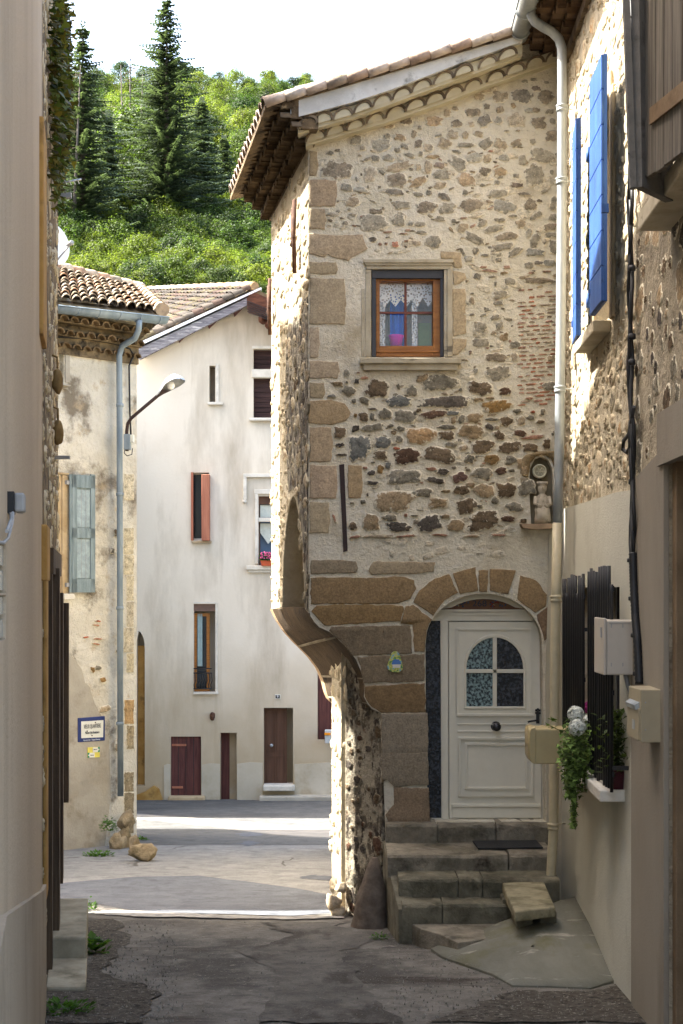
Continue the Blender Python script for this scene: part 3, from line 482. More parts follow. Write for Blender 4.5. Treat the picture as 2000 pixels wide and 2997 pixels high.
# side wall, soffit of the corbel, lower walls
SP = Plane((FX0, YF), (FX0-.1802*3.4, YF+3.4))
sw = [(904, 320), (904, 1795)]; sideo = [(0, fz(904, 300)[1]), (0, SP.px(904, 1795)[1])]
arco = [SP.px(x, y) for x, y in ((893, 1782), (890, 1700), (885, 1600), (876, 1510), (866, 1462), (858, 1450), (849, 1470), (838, 1535), (830, 1640), (827, 1760), (826, 1783))]
zb = sideo[1][1]; base_s = [(0, zb)]+arco+[(SP.px(795, 1700)[0], zb)]
so_ = [(0, 6.45)]+base_s+[(SP.px(795, 1700)[0], 6.45)]
wall.prism([[SP.pt(a, z) for a, z in so_]], -SP.n*.3, 3)
aL = SP.px(795, 1700)[0]
wall.pbox(SP, .02, zb+.03, aL-.02, arco[5][1]+.3, -.36, -.302, 4)
rnd = random.Random(5)
insw = None
def scatter(mb, pl, a0, a1, z0, z1, n, smin, smax, cols, m, th=.03, seed=0, inside=None, asp=.6, k=.8, d=0):
    rnd = random.Random(seed); pts = []
    for _ in range(n*6):
        if len(pts) >= n: break
        w_ = smin+(smax-smin)*rnd.random()**1.6; h_ = w_*rnd.uniform(asp*.7, asp*1.4); a, z = rnd.uniform(a0, a1), rnd.uniform(z0, z1)
        if inside and not inside(a, z): continue
        if any(abs(a-p[0]) < (w_+p[2])*.46 and abs(z-p[1]) < (h_+p[3])*.48 for p in pts): continue
        pts.append((a, z, w_, h_)); c = rnd.choice(cols); v = rnd.uniform(-12, 12)
        mb.stone(pl, a, z, w_, h_, rnd.uniform(-.3, .3), sc(*[x+v for x in CK[c]], k=k), m, th*rnd.uniform(.6, 1.3), seed=seed*1000+len(pts), d=d)
def inp(pts):
    def f(a, z):
        c = False; j = len(pts)-1
        for i in range(len(pts)):
            if (pts[i][1] > z) != (pts[j][1] > z) and a < (pts[j][0]-pts[i][0])*(z-pts[i][1])/(pts[j][1]-pts[i][1])+pts[i][0]: c = not c
            j = i
        return c
    return f
insw = inp(so_)
scatter(wall, SP, .05, aL-.05, zb+.05, 6.3, 260, .06, .30, ['lt', 't', 'lt', 'g', 't'], 5, .016, 21, insw, .5)
shade_poly = [SP.px(x, y) for x, y in ((846, 1440), (838, 1300), (838, 1100), (842, 960), (858, 940), (872, 900), (888, 880), (902, 868), (902.5, 1788), (896, 1782), (893, 1640), (886, 1560), (872, 1450), (858, 1430))]
wall.prism([[SP.pt(a, z, .008) for a, z in shade_poly]], -SP.n*.007, 9)  # darker overlay: shade on the side wall put into its colour
scatter(wall, SP, .02, aL, zb, 5.2, 70, .05, .22, ['g', 'd', 'b', 'lt', 'g'], 7, .014, 22, inp(shade_poly), .6)
# far return of the side wall and the corbel soffit
farc = [(797, 1783), (812, 1815), (835, 1850), (862, 1880), (905, 1922), (935, 1962), (950, 2000), (957, 2030), (966, 2052), (985, 2068)]
def lerpc(c, t):
    t = t*(len(c)-1); i = min(int(t), len(c)-2); f = t-i; return (c[i][0]*(1-f)+c[i+1][0]*f, c[i][1]*(1-f)+c[i+1][1]*f)
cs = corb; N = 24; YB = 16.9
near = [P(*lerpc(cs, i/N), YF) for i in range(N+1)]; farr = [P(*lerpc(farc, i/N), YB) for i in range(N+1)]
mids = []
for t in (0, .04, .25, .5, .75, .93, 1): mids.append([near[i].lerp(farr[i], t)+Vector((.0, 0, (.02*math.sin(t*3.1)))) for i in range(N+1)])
wall.grid(mids, 6, sm=True)  # weathered brown soffit stone, its shade also put into the colour
for t_ in (.36, .60, .82):
    q_ = []
    for tt in (t_, t_+.010): q_.append((P(*lerpc(cs, tt), YF)+Vector((-.004, .02, -.006)), P(*lerpc(farc, tt), YB)+Vector((-.004, -.02, -.006))))
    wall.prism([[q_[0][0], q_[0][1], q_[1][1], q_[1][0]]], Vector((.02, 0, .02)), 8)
lip = [p+Vector((-.045, .35, 0)) for p in farr]; wall.grid([farr, lip], 2, sc(206, 176, 140, .82)[:3]+(0,), sm=False)
wall.grid([lip, [p+Vector((.5, 0, 0)) for p in lip]], 3, sm=False)
# ground floor: splayed wall under the corbel and the pillar flank beyond it
C1 = Plane((P(1118, 0, YF).x, YF+.02), (P(1012, 0, 14.75).x, 14.78))
C2 = Plane((P(1012, 0, 14.75).x, 14.78), (P(966, 0, 16.1).x+.02, 16.2))
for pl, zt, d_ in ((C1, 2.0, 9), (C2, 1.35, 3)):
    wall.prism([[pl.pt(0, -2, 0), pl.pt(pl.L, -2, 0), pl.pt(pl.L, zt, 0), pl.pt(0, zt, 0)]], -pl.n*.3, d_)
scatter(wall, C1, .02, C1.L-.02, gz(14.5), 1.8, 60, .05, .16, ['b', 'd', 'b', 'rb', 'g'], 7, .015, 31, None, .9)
scatter(wall, C2, .03, C2.L-.02, gz(15), 1.3, 60, .08, .3, ['lt', 'lt', 'lt', 't'], 5, .025, 32, None, .8)
for (x, y, r_) in ((975, 2640, .09), (985, 2672, .10), (998, 2600, .07)): wall.rock(P(x, y, 14.72), (r_, r_*.9, r_*1.1), x, 2, sc(206, 186, 156, .82)[:3]+(0,))
# body behind, so the house is solid
bk = MB()
wall.box((FX0+.32, YF+.5, -3), (5.2, 22, 5.8), 3)
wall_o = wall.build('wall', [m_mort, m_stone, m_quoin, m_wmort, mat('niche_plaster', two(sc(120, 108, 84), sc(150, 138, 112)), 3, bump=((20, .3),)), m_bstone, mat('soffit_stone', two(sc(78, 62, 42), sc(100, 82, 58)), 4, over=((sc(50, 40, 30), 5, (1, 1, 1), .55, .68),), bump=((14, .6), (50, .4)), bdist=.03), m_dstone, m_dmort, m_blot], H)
# genoise: two scalloped courses of canal tiles along the raking eave, three along the side
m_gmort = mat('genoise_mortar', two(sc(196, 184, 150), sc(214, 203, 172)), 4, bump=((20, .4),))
def course(mb, p0, p1, outv, prot, spacing, r, seed, shell=(118, 104, 84), rec=.11):
    rnd = random.Random(seed); p0 = Vector(p0); p1 = Vector(p1); u = (p1-p0); L = u.length; u.normalize(); outv = Vector(outv).normalized()
    n = int(L/spacing)
    if rec < .05: mb.obox(p0-outv*.05, u*L, outv*(prot-.035+.05), UP*.02, 0)       # flat tile course under the scallops
    mb.obox(p0-outv*.05+UP*.018, u*L, outv*(prot-rec+.05), UP*(r+(.045 if rec > .05 else .005)), 0)
    for i in range(n+1):
        c = p0+u*(spacing*(i+.5))+UP*(.030+rnd.uniform(-.006, .006)); rr = r*rnd.uniform(.92, 1.06); pr = prot+rnd.uniform(-.015, .02)
        if (c-p0).dot(u) > L: break
        def arc(rad, off, k=10): return [c+outv*off+u*(math.cos(math.pi-math.pi*j/k)*rad)+UP*(math.sin(math.pi*j/k)*rad*.92) for j in range(k+1)]
        a1 = arc(rr-.012, pr-.012); a0 = arc(rr-.012, -.05)
        if rec < .05: mb.face(a1, 0); mb.grid([a0, a1], 0, sm=True)
        b1, b0, b2, b3 = arc(rr+.012, pr), arc(rr+.012, -.05), arc(rr-.010, pr), arc(rr-.010, pr-.1); v = rnd.uniform(-18, 18)
        cc = sc(*[x+v for x in shell])[:3]+(0,)
        mb.grid([b0, b1, b2, b3], 1, cc, sm=False)
mb = MB(); OUT = Vector((0, -1, 0))
def chain(row, pr, ylift, seed):
    pts = [P(x, y+ylift, YF-pr) for x, y in row]
    for i in range(len(pts)-1):
        a, b = pts[i].copy(), pts[i+1].copy(); a.y = b.y = YF; course(mb, a, b, OUT, pr, .2, .094, seed+i, rec=.03)
chain([(895, 386), (1130, 317), (1301, 259), (1423, 211), (1660, 130)], .15, 38, 1)
chain([(872, 348), (915, 334), (1033, 301), (1270, 214), (1400, 168), (1530, 118)], .29, 40, 5)
mb.build('eave', [m_gmort, m_tile], H); mb = MB()
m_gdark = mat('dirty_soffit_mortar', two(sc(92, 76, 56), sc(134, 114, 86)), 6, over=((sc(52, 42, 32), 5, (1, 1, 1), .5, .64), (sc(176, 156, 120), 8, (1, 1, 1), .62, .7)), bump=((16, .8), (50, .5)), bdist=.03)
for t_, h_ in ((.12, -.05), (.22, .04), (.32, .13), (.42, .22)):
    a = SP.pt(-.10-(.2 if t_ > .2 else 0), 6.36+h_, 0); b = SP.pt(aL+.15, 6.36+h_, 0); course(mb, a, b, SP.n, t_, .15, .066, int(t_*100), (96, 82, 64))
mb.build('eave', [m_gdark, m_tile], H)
# raking verge band and roof of canal tiles
mb = MB()
vt = [(848, 300), (870, 285), (900, 262), (1000, 253), (1092, 228), (1185, 193), (1280, 162), (1383, 136), (1497, 108), (1530, 96)]
vb = [(852, 343), (870, 342), (915, 330), (1033, 298), (1150, 260), (1270, 214), (1370, 175), (1440, 152), (1504, 129), (1530, 121)]
fr = [P(x, y, 13.98) for x, y in vt]; br = [P(x, y, 13.98) for x, y in vb]
mb.prism([fr+br[::-1]], Vector((0, .4, 0)), 0)
mb.build('verge_board', m_verge, H)
def tilefield(mb, fn, nu, nv, cols, seed, rw=.5, m=0, lift=.05, jit=.012, over=1.12, curve=1.0):
    # fn(u,v)->point on the roof; nu columns, nv courses; every tile a half round laid up the slope
    rnd = random.Random(seed)
    for i in range(nu):
        for j in range(nv):
            u0 = (i+.5)/nu; v0 = j/nv; v1 = min(1.02, (j+over)/nv)
            p0, p1 = fn(u0, v0), fn(u0, v1); du = (fn(min(1, u0+.5/nu), v0)-fn(max(0, u0-.5/nu), v0)); W = du.length; du.normalize(); dv = (p1-p0).normalized(); nn = du.cross(dv).normalized()
            if nn.z < 0: nn = -nn
            jx = rnd.uniform(-jit, jit); jz = rnd.uniform(-.006, .012); v = rnd.choice(cols); k = rnd.uniform(.85, 1.12); c = tuple(x*k for x in sc(*v)[:3])+(0,)
            rows = []
            for p, rr, lf in ((p0, W*rw*1.08, lift), (p1, W*rw*.9, lift*.35)):
                p = p+du*jx+nn*(lf+jz); rows.append([p+du*(math.cos(math.pi-math.pi*q/6)*rr)+nn*(math.sin(math.pi*q/6)*rr*curve) for q in range(7)])
            inn = [q-nn*.018 for q in rows[0]]
            mb.grid([rows[1], rows[0]], m, c, sm=True); mb.grid([rows[0], inn], m, tuple(x*.8 for x in c[:3])+(0,), sm=False)
tc1 = [(186, 168, 154), (172, 152, 136), (196, 182, 170), (158, 146, 134), (202, 192, 182)]
A0, A1 = P(776, 318, 13.95), P(1560, 88, 13.95); B0 = A0+Vector((-.58, 3.3, 0)); B1 = A1+Vector((0, 3.3, 0))
mb = MB(); mb.prism([[A0, A1, B1, B0]], Vector((0, 0, .05)), 1)
fn = lambda u, v: (A0.lerp(B0, u)).lerp(A1.lerp(B1, u), v)+Vector((0, 0, .05))
tilefield(mb, fn, 16, 8, tc1, 4, rw=.42, lift=.01)
for j in range(13):                                                # the bedded verge tiles seen from below
    t = j/13; p = A0.lerp(A1, t)+Vector((0, -.02, .055)); q = A0.lerp(A1, t+.085)+Vector((0, -.02, .06)); c = random.choice(tc1)
    mb.tube([p, q], [.055, .045], 8, 0, sc(*c)[:3]+(0,))
mb.build('roof', [m_tile, m_gdark], H)
# iron ties
mb = MB()
mb.prism([[FP.P(x, y, .012) for x, y in ((993, 1360), (1008, 1358), (1018, 1612), (1005, 1616), (1003, 1560))]], Vector((0, .02, 0)), 0); mb.build('iron_tie', m_iron, H)
for x, y0, y1 in ((880, 585, 800), (806, 815, 980)):
    mb = MB(); a = SP.px(x, y0); b = SP.px(x, y1); mb.tube([SP.pt(a[0], a[1], .06), SP.pt(a[0], (a[1]+b[1])/2, .07), SP.pt(a[0], b[1], .06)], .022, 8)
    mb.tube([SP.pt(a[0]+.12, a[1]-.06, .06), SP.pt(a[0]+.12, a[1]-.45, .06)], .02, 8); mb.tube([SP.pt(a[0]-.04, (a[1]+b[1])/2, .07), SP.pt(a[0]+.16, (a[1]+b[1])/2-.05, .07)], .018, 8); mb.build('iron_tie', m_rust, H)
# oak window with roller box
W = MB(); W.xbox(FP, 1089, 789, 1298, 814, -.16, -.02, 0); W.xbox(FP, 1089, 814, 1101, 1043, -.16, -.03, 0); W.xbox(FP, 1289, 814, 1298, 1043, -.16, -.03, 0)
wo = W.build('window', m_pipedark, H, .003)
mb = MB(); mb.xbox(FP, 1101, 814, 1112, 1043, -.2, -.07); mb.xbox(FP, 1268, 814, 1289, 1043, -.2, -.07); mb.xbox(FP, 1112, 814, 1268, 822, -.2, -.07); mb.xbox(FP, 1112, 1012, 1268, 1043, -.2, -.07); mb.xbox(FP, 1103, 1026, 1287, 1031, -.07, -.055)
mb.build('frame', m_oak, wo, .004)
mb = MB(); mb.xbox(FP, 1184, 822, 1191, 1012, -.15, -.13); mb.xbox(FP, 1112, 912, 1268, 918, -.15, -.132); mb.build('glazing_bar', flat('brown_glazing_bar', sc(120, 66, 50), .5), wo)
m_clear, nt_, b_ = newmat('clear_glass'); b_.inputs['Base Color'].default_value = (.9, .95, .95, 1); b_.inputs['Roughness'].default_value = .02; b_.inputs['Specular IOR Level'].default_value = .8
tr = nt_.nodes.new('ShaderNodeBsdfTransparent'); gl = nt_.nodes.new('ShaderNodeBsdfGlossy'); gl.inputs['Roughness'].default_value = .03; fr_ = nt_.nodes.new('ShaderNodeMixShader'); fr_.inputs[0].default_value = .022
nt_.links.new(tr.outputs[0], fr_.inputs[1]); nt_.links.new(gl.outputs[0], fr_.inputs[2]); nt_.links.new(fr_.outputs[0], nt_.nodes['Material Output'].inputs[0])
mb = MB(); mb.xbox(FP, 1112, 822, 1268, 1012, -.17, -.165); mb.build('pane', m_clear, wo)
m_lace, nt_, b_ = newmat('lace'); b_.inputs['Base Color'].default_value = (.75, .76, .74, 1)
vo = nt_.nodes.new('ShaderNodeTexVoronoi'); vo.inputs['Scale'].default_value = 42; tc = nt_.nodes.new('ShaderNodeTexCoord'); nt_.links.new(tc.outputs['Object'], vo.inputs[0])
nt_.links.new(ramp(nt_, vo.outputs[0], [(.35, (.25, .25, .25)), (.42, (1, 1, 1))]), b_.inputs['Alpha'])
mb = MB(); pts = [(1110, 820), (1270, 820)]
for i in range(11): pts.append((1270-i*16, 898 if i % 2 else 876+random.uniform(-6, 4)))
mb.face(L3(FP, pts, -.205), 0); 
for (x0, x1) in ((1108, 1128), (1206, 1222)):
    mb.grid([[FP.P(x, y, -.23+.012*math.sin(x*1.1)) for x in [x0+(x1-x0)*i/12 for i in range(13)]] for y in (815, 915, 1014)], 0)
mb.build('lace_curtain', m_lace, wo)
mb = MB(); mb.grid([[FP.P(x, y, -.34+.02*math.sin(x*.3)) for x in range(1142, 1190, 4)] for y in (860, 1014)], 0); mb.build('blue_reflection', flat('blue_reflection_tone', sc(24, 92, 190, 1.2), .8), wo)  # blue sheet imitating the shutters' reflection in the pane
mb = MB(); mb.pbox(FP, *fz(1085, 1050), *fz(1302, 785), -.9, -.86, 0); mb.xbox(FP, 1225, 945, 1262, 1012, -.5, -.48, 1); mb.build('room_wall', [flat('dim_room_wall', sc(120, 122, 100), .9), flat('pale_green_cloth', sc(170, 190, 120), .8)], wo)
p = FP.P(1160, 1012, -.28); bu = thing('bucket', p, 'small magenta plastic bucket behind the oak window pane', 'bucket')
mb = MB(); mb.lathe(p, [(0, .0), (.055, 0), (.075, .095), (.08, .1), (.074, .1), (.052, .01)], 20); mb.build('bowl', flat('magenta_plastic', sc(214, 30, 206, 1.2), .4), bu)
mb = MB(); mb.tube([p+Vector((.078*math.cos(a), 0, .095+.02*math.sin(a))) for a in [math.pi*i/8 for i in range(9)]], .004, 6); mb.build('handle', flat('magenta_plastic_handle', sc(196, 40, 190), .4), bu)
# mouldings and sill
mb = MB(); mb.xbox(FP, 1064, 758, 1328, 768, -.02, .05); mb.xbox(FP, 1068, 768, 1324, 776, -.02, .034); mb.xbox(FP, 1072, 776, 1320, 787, -.02, .02); mb.xbox(FP, 1310, 787, 1325, 1043, -.02, .02); mb.xbox(FP, 1300, 788, 1311, 1043, -.02, .006); mb.xbox(FP, 1058, 845, 1068, 1043, -.02, .006); mb.xbox(FP, 1070, 788, 1087, 1043, -.02, .008)
mb.build('window_moulding', m_sill, H, .004)
mb = MB(); mb.xbox(FP, 1054, 1047, 1350, 1063, -.05, .11); mb.xbox(FP, 1064, 1063, 1340, 1083, -.02, .07); mb.build('window_sill', m_sill, H, .008)
# ventilation grille, shelf in the niche
c = FP.P(1579, 1380, -.05); mb = MB(); mb.lathe(c, [(.056, 0), (.07, .0), (.07, -.03), (.066, -.045), (.054, -.045), (.05, -.03), (.05, 0)], 28, 0, Vector((0, 1, 0)))
for r_ in (.012, .021, .03, .039, .047): mb.lathe(c, [(r_, -.03), (r_+.004, -.034), (r_+.006, -.03), (r_, -.02)], 24, 0, Vector((0, 1, 0)))
for a in range(6): mb.tube([c+Vector((0, -.032, 0)), c+Vector((.05*math.cos(a*1.047), -.032, .05*math.sin(a*1.047)))], .003, 6)
mb.obox(c+Vector((-.05, .0, -.05)), (.1, 0, 0), (0, .1, 0), (0, 0, .1), 1)
mb.build('vent_grille', [flat('yellowed_plastic', sc(206, 200, 172), .5), m_blk], H)
mb = MB(); mb.prism([[FP.P(x, y, -.05) for x, y in ((1518, 1536), (1625, 1534), (1622, 1548), (1560, 1552), (1525, 1547))]], Vector((0, -.2, 0)), 0); mb.build('niche_shelf', mat('shelf_stone', two(sc(150, 126, 98), sc(178, 152, 124)), 8, bump=((20, .5),)), H)
# downpipe of the right house is built there. Plaster strip right of the arch
mb = MB(); mb.prism([[FP.P(x, y, .03) for x, y in ((1608, 1560), (1604, 1760), (1598, 2000), (1602, 2420), (1592, 2500), (1585, 2680), (1700, 2680), (1700, 1560))]], Vector((0, .06, 0)), 0); mb.build('plaster_strip', mat('cream_strip_render', two(sc(192, 182, 156), sc(210, 200, 176)), 2, (1, 1, .3), bump=((40, .3),)), H)
# ---- door
DP = Plane((FX0, YF+.16), (2.3, YF+.16))
D = MB()
fo_ = [(1246, 2403), (1240, 1880)]+[(EX+178*math.cos(math.pi-t*math.pi/16), EY-(154)*math.sin(t*math.pi/16)) for t in range(1, 16)]+[(1592, 1880), (1598, 2403)]
fan = [(EX+158*math.cos(math.pi-t), EY-132*math.sin(t)) for t in [R(40+i*100/14) for i in range(15)]]
fan = [(max(x, 1278), min(y, 1784)) for x, y in fan]; fan = [(1285, 1784)]+[p for p in fan if p[1] < 1783]+[(1548, 1784)]
side = [(1248, 2396), (1246, 1890), (1250, 1850), (1260, 1817), (1290, 1817), (1293, 2396)]
leafh = [(1312, 1817), (1575, 1817), (1582, 1850), (1588, 2400), (1314, 2400)]
D.prism([L3(DP, fo_), L3(DP, fan), L3(DP, side), L3(DP, leafh)], Vector((0, .07, 0)), 0)
D.xbox(DP, 1270, 1784, 1560, 1790, 0, .03); D.xbox(DP, 1262, 1794, 1572, 1800, 0, .018); D.xbox(DP, 1296, 1817, 1312, 2400, .0, .012)
do = D.build('door_frame', m_white, H)
mb = MB(); mb.prism([L3(DP, side, -.04)], Vector((0, .01, 0)), 0); mb.build('sidelight', m_glt, do)
mb = MB(); mb.prism([L3(DP, fan, -.02)], Vector((0, .01, 0)), 0); mb.build('fanlight_panel', flat('brown_panel', sc(122, 84, 56), .6), do)
t = text('268', .085, FP.P(1404, 1767, -.172), (1, 0, 0), UP, 'house_number', m_ink, do, .003, 1.15)
rnd = random.Random(2); m_paint = mat('paint_by_attribute', [(0, (1, 1, 1)), (1, (1, 1, 1))], attr=True, bump=())
for sx in (-1, 1):
    mb = MB()
    for i in range(16):
        x = 1404+sx*rnd.uniform(32, 78); y = 1767+rnd.uniform(-9, 9); c = rnd.choice([(150, 60, 50), (90, 110, 140), (190, 180, 140), (80, 100, 130)])
        mb.stone(FP, *FP.px(x, y, -.176), .022, .014, rnd.uniform(0, 3), sc(*c, k=.6), 0, .003, -.176, seed=i)
    mb.build('floral_motif', m_paint, do)
# leaf
LP = Plane((FX0, YF+.165), (2.3, YF+.165))
gw = [(1366, 2068), (1366, 1960)]+[(1449+83*math.cos(math.pi-t*math.pi/14), 1955-89*math.sin(t*math.pi/14)) for t in range(15)]+[(1533, 1960), (1533, 2068)]
mb = MB(); mb.prism([L3(LP, [(1314, 1820), (1573, 1820), (1580, 1850), (1586, 2396), (1316, 2396)]), L3(LP, gw)], Vector((0, .05, 0)), 0)
lf = mb.build('door', m_white, H); mb = MB()
def mold(x0, y0, x1, y1, w=5, d=.012, open_top=False):
    for a in ((x0, y0, x1, y0+w), (x0, y1-w, x1, y1), (x0, y0+w, x0+w, y1-w), (x1-w, y0+w, x1, y1-w)):
        mb.xbox(LP, *a, 0, d)
mold(1336, 1838, 1558, 2096, 6, .016); mb.xbox(LP, 1338, 2089, 1562, 2097, 0, .022)
mold(1342, 2158, 1562, 2333, 7, .024); mold(1362, 2174, 1546, 2312, 7, .018); mb.xbox(LP, 1340, 2118, 1556, 2122, 0, .01); mb.xbox(LP, 1340, 2138, 1556, 2144, 0, .01)
mb.xbox(LP, 1322, 2354, 1584, 2363, 0, .026); mb.xbox(LP, 1324, 2364, 1582, 2394, 0, .012)
rows = []
for k_, dd in ((1.0, 0), (1.0, .012), (1.07, .014), (1.09, 0)):
    rows.append([LP.P(1449+(x-1449)*k_, 1980+(y-1980)*k_, dd) for x, y in gw])
mb.grid(rows, 0, sm=False, closed=True)
mb.build('panel_moulding', m_white, lf, .004)
mb = MB(); mb.xbox(LP, 1443, 1866, 1455, 2068, -.02, .012); mb.xbox(LP, 1366, 1959, 1533, 1970, -.02, .012); mb.build('glazing_bar', m_white, lf, .003)
for nm, xx, mm in (('L', (1366, 1449), m_glp), ('R', (1449, 1533), m_glt)):
    q = [(x, y) for x, y in gw if (x <= 1450 if nm == 'L' else x >= 1448)]
    q = q+([(1449, 2068)] if nm == 'L' else [])
    if nm == 'R': q = [(1449, 2068)]+q
    mb = MB(); mb.prism([L3(LP, q, -.015)], Vector((0, .008, 0)), 0); mb.build('door_pane', mm, lf)
c = LP.P(1452, 2126, 0); mb = MB(); mb.lathe(c, [(.0, 0), (.05, 0), (.05, -.008), (.02, -.012), (.014, -.04), (.03, -.05), (.042, -.07), (.04, -.088), (.02, -.1), (0, -.102)], 24, 0, Vector((0, 1, 0))); mb.build('door_knob', flat('polished_dark_knob', (.03, .028, .03), .2), lf)
mb = MB(); mb.xbox(LP, 1570, 2088, 1580, 2118, 0, .012)
for y_, r_ in ((2076, 6), (2084, 8)): 
    for dx in (-5, 0, 5): mb.lathe(LP.P(1575+dx, y_+abs(dx)*.6, 0), [(0, -.012), (.012, -.01), (.012, 0)], 10, 0, Vector((0, 1, 0)))
mb.tube([LP.P(1576, 2108, .012), LP.P(1576, 2108, .05), LP.P(1550, 2112, .055), LP.P(1546, 2114, .05)], .009, 8); mb.build('door_handle', m_blk, lf)
# ---- steps
st = thing('door_steps', (1.5, 13.5, gz(13.5)), 'flight of worn brown stone steps leading up to the arched white door', 'steps')
def stepbox(x0, x1, y0, y1, z0, z1, seed=0):
    rnd = random.Random(seed); mb = MB(); L = x1-x0; cuts = [0]+sorted(rnd.uniform(.25, .75) for _ in range(1 if L < 1.2 else 2))+[1]
    for s_ in range(len(cuts)-1):
        a0 = x0+L*cuts[s_]+.005; a1 = x0+L*cuts[s_+1]-.005; n = 7; dz = rnd.uniform(-.008, .006); dy = rnd.uniform(-.012, .012)
        prof = [(y1, z1+.004), (y0+.05, z1+.002), (y0+.014, z1-.006), (y0, z1-.03), (y0+.01, z0+.03), (y0+.012, z0)]
        rows = [[Vector((a0+(a1-a0)*i/n, y+(dy+rnd.uniform(-.009, .009))*(y < y1), z+dz+rnd.uniform(-.006, .006))) for i in range(n+1)] for y, z in prof]
        mb.grid(rows, 0, sm=False)
        for i_ in (0, n): mb.face([r[i_] for r in rows]+[Vector((rows[0][i_].x, y1, z0))], 0)
    mb.box((x0+.03, y0+.06, z0), (x1-.03, y1-.02, z1-.02), 0)
    return mb
def stp(name, x0, x1, Y0, Y1, z0, z1, m, seed):
    o = stepbox(x0, x1, Y0, Y1, z0, z1, seed).build(name, m, st, .006); return o
xa = P(1128, 0, 14.2).x; xb = P(1592, 0, 14.2).x
stp('threshold', xa, xb+.05, 14.16, 14.6, -.45, -.235, m_step, 1)
stp('landing', P(1133, 0, 13.55).x, P(1592, 0, 13.55).x+.1, 13.55, 14.3, -.62, -.415, m_step, 2)
m_stepd = mat('mossy_step_stone', two(sc(98, 93, 76), sc(136, 129, 108)), 5, over=((sc(58, 55, 40), 3, (1, 1, 1), .5, .7), (sc(150, 142, 110), 4, (1, 1, 1), .62, .75)), bump=((12, .7), (45, .5)), bdist=.025)
stp('step', P(1166, 0, 13.19).x, P(1592, 0, 13.19).x+.15, 13.19, 14.0, -.8, -.57, m_stepd, 3)
stp('step', P(1176, 0, 12.94).x, P(1500, 0, 12.94).x, 12.94, 13.6, -1.1, -.74, m_stepd, 4)
mb = MB(); base = [(1200, 2693), (1480, 2690), (1480, 2740), (1340, 2760), (1290, 2735), (1235, 2720), (1198, 2700)]
pp = []
for x, y in base:
    Yq = (EYE+.92)*F/(y-HOR); pp.append(Vector(((x-1000)*Yq/F, Yq, -.92)))
mb.prism([pp], Vector((0, 0, -.3)), 0); mb.build('bottom_slab', m_step, st, .01)
mb = MB(); mb.prism([[Vector((xa-.02, 14.3, -1.4)), Vector((xa-.02, 14.3, -.42)), Vector((xa+.02, 13.6, -.6)), Vector((P(1176, 0, 12.94).x-.03, 12.98, -.8)), Vector((P(1176, 0, 12.94).x-.03, 12.98, -1.4))]], Vector((.15, 0, 0)), 0); mb.build('string_wall', m_stepd, st, .01)
mt = thing('doormat', (1.75, 13.9, -.41), 'black rubber doormat lying on the top step', 'mat')
mb = MB(); 
def zl(x, y, z, t=0): Yq = (EYE-z)*F/(y-HOR); return Vector(((x-1000)*Yq/F, Yq, z+t))
q = [zl(1384, 2464, -.405), zl(1570, 2462, -.405), zl(1590, 2484, -.405), zl(1400, 2486, -.405)]
mb.prism([q], Vector((0, 0, .012)), 0); mb.build('mat', flat('black_rubber', sc(44, 44, 44), .8, bump=.8), mt)
bn = thing('stone_bench', (1.6, 12.7, gz(12.7)), 'low stone slab bench on rough blocks beside the steps', 'bench')
mb = MB(); mb.prism([[zl(1470, 2584, -.60), zl(1592, 2577, -.60), zl(1608, 2614, -.605), zl(1626, 2654, -.61), zl(1508, 2668, -.61), zl(1484, 2620, -.605)]], Vector((0, 0, -.09)), 0); mb.build('slab', mat('bench_stone', two(sc(128, 120, 92), sc(168, 158, 128)), 7, over=((sc(84, 78, 56), 4, (1, 1, 1), .5, .7),), bump=((18, .6),)), bn, .015)
for x_ in (1500, 1568): b_ = P(x_, 2668, 12.75); MB().obox((b_.x, 12.42, -1.1), (.14, .02, 0), (0, .45, 0), (0, 0, .41)).build('support', m_stepd, bn, .02)
mb = MB(); mb.obox(P(1470, 2568, 13.35), (.36, 0, 0), (0, .3, 0), (0, 0, -.2)); mb.obox((P(1466, 2640, 13.05).x, 12.96, -1.1), (.10, 0, 0), (0, .3, 0), (.01, 0, .40)); mb.build('upright_block', m_stepd, bn, .015)
gs = thing('guard_stone', P(1085, 2720, 14.0), 'rough conical guard stone leaning against the corner of the stone house', 'guard stone')
mb = MB(); b0 = P(1082, 2735, 14.0); n = 14; rows = []
for i in range(9):
    t = i/8; r_ = .155*(1-t**2.6)**.8*(1-.35*t)+.03; c_ = b0+Vector((.05*t, .06*t, .72*t)); rows.append([c_+Vector((math.cos(a)*r_, math.sin(a)*r_, 0))*(1+.18*noise.noise(Vector((math.cos(a)*2, math.sin(a)*2, t*5)))) for a in [2*math.pi*k/n for k in range(n)]])
mb.grid(rows, 0, closed=True); mb.face(rows[-1], 0); mb.build('stone', mat('brown_granite', two(sc(92, 80, 68), sc(124, 110, 95)), 9, bump=((22, .6),)), gs)
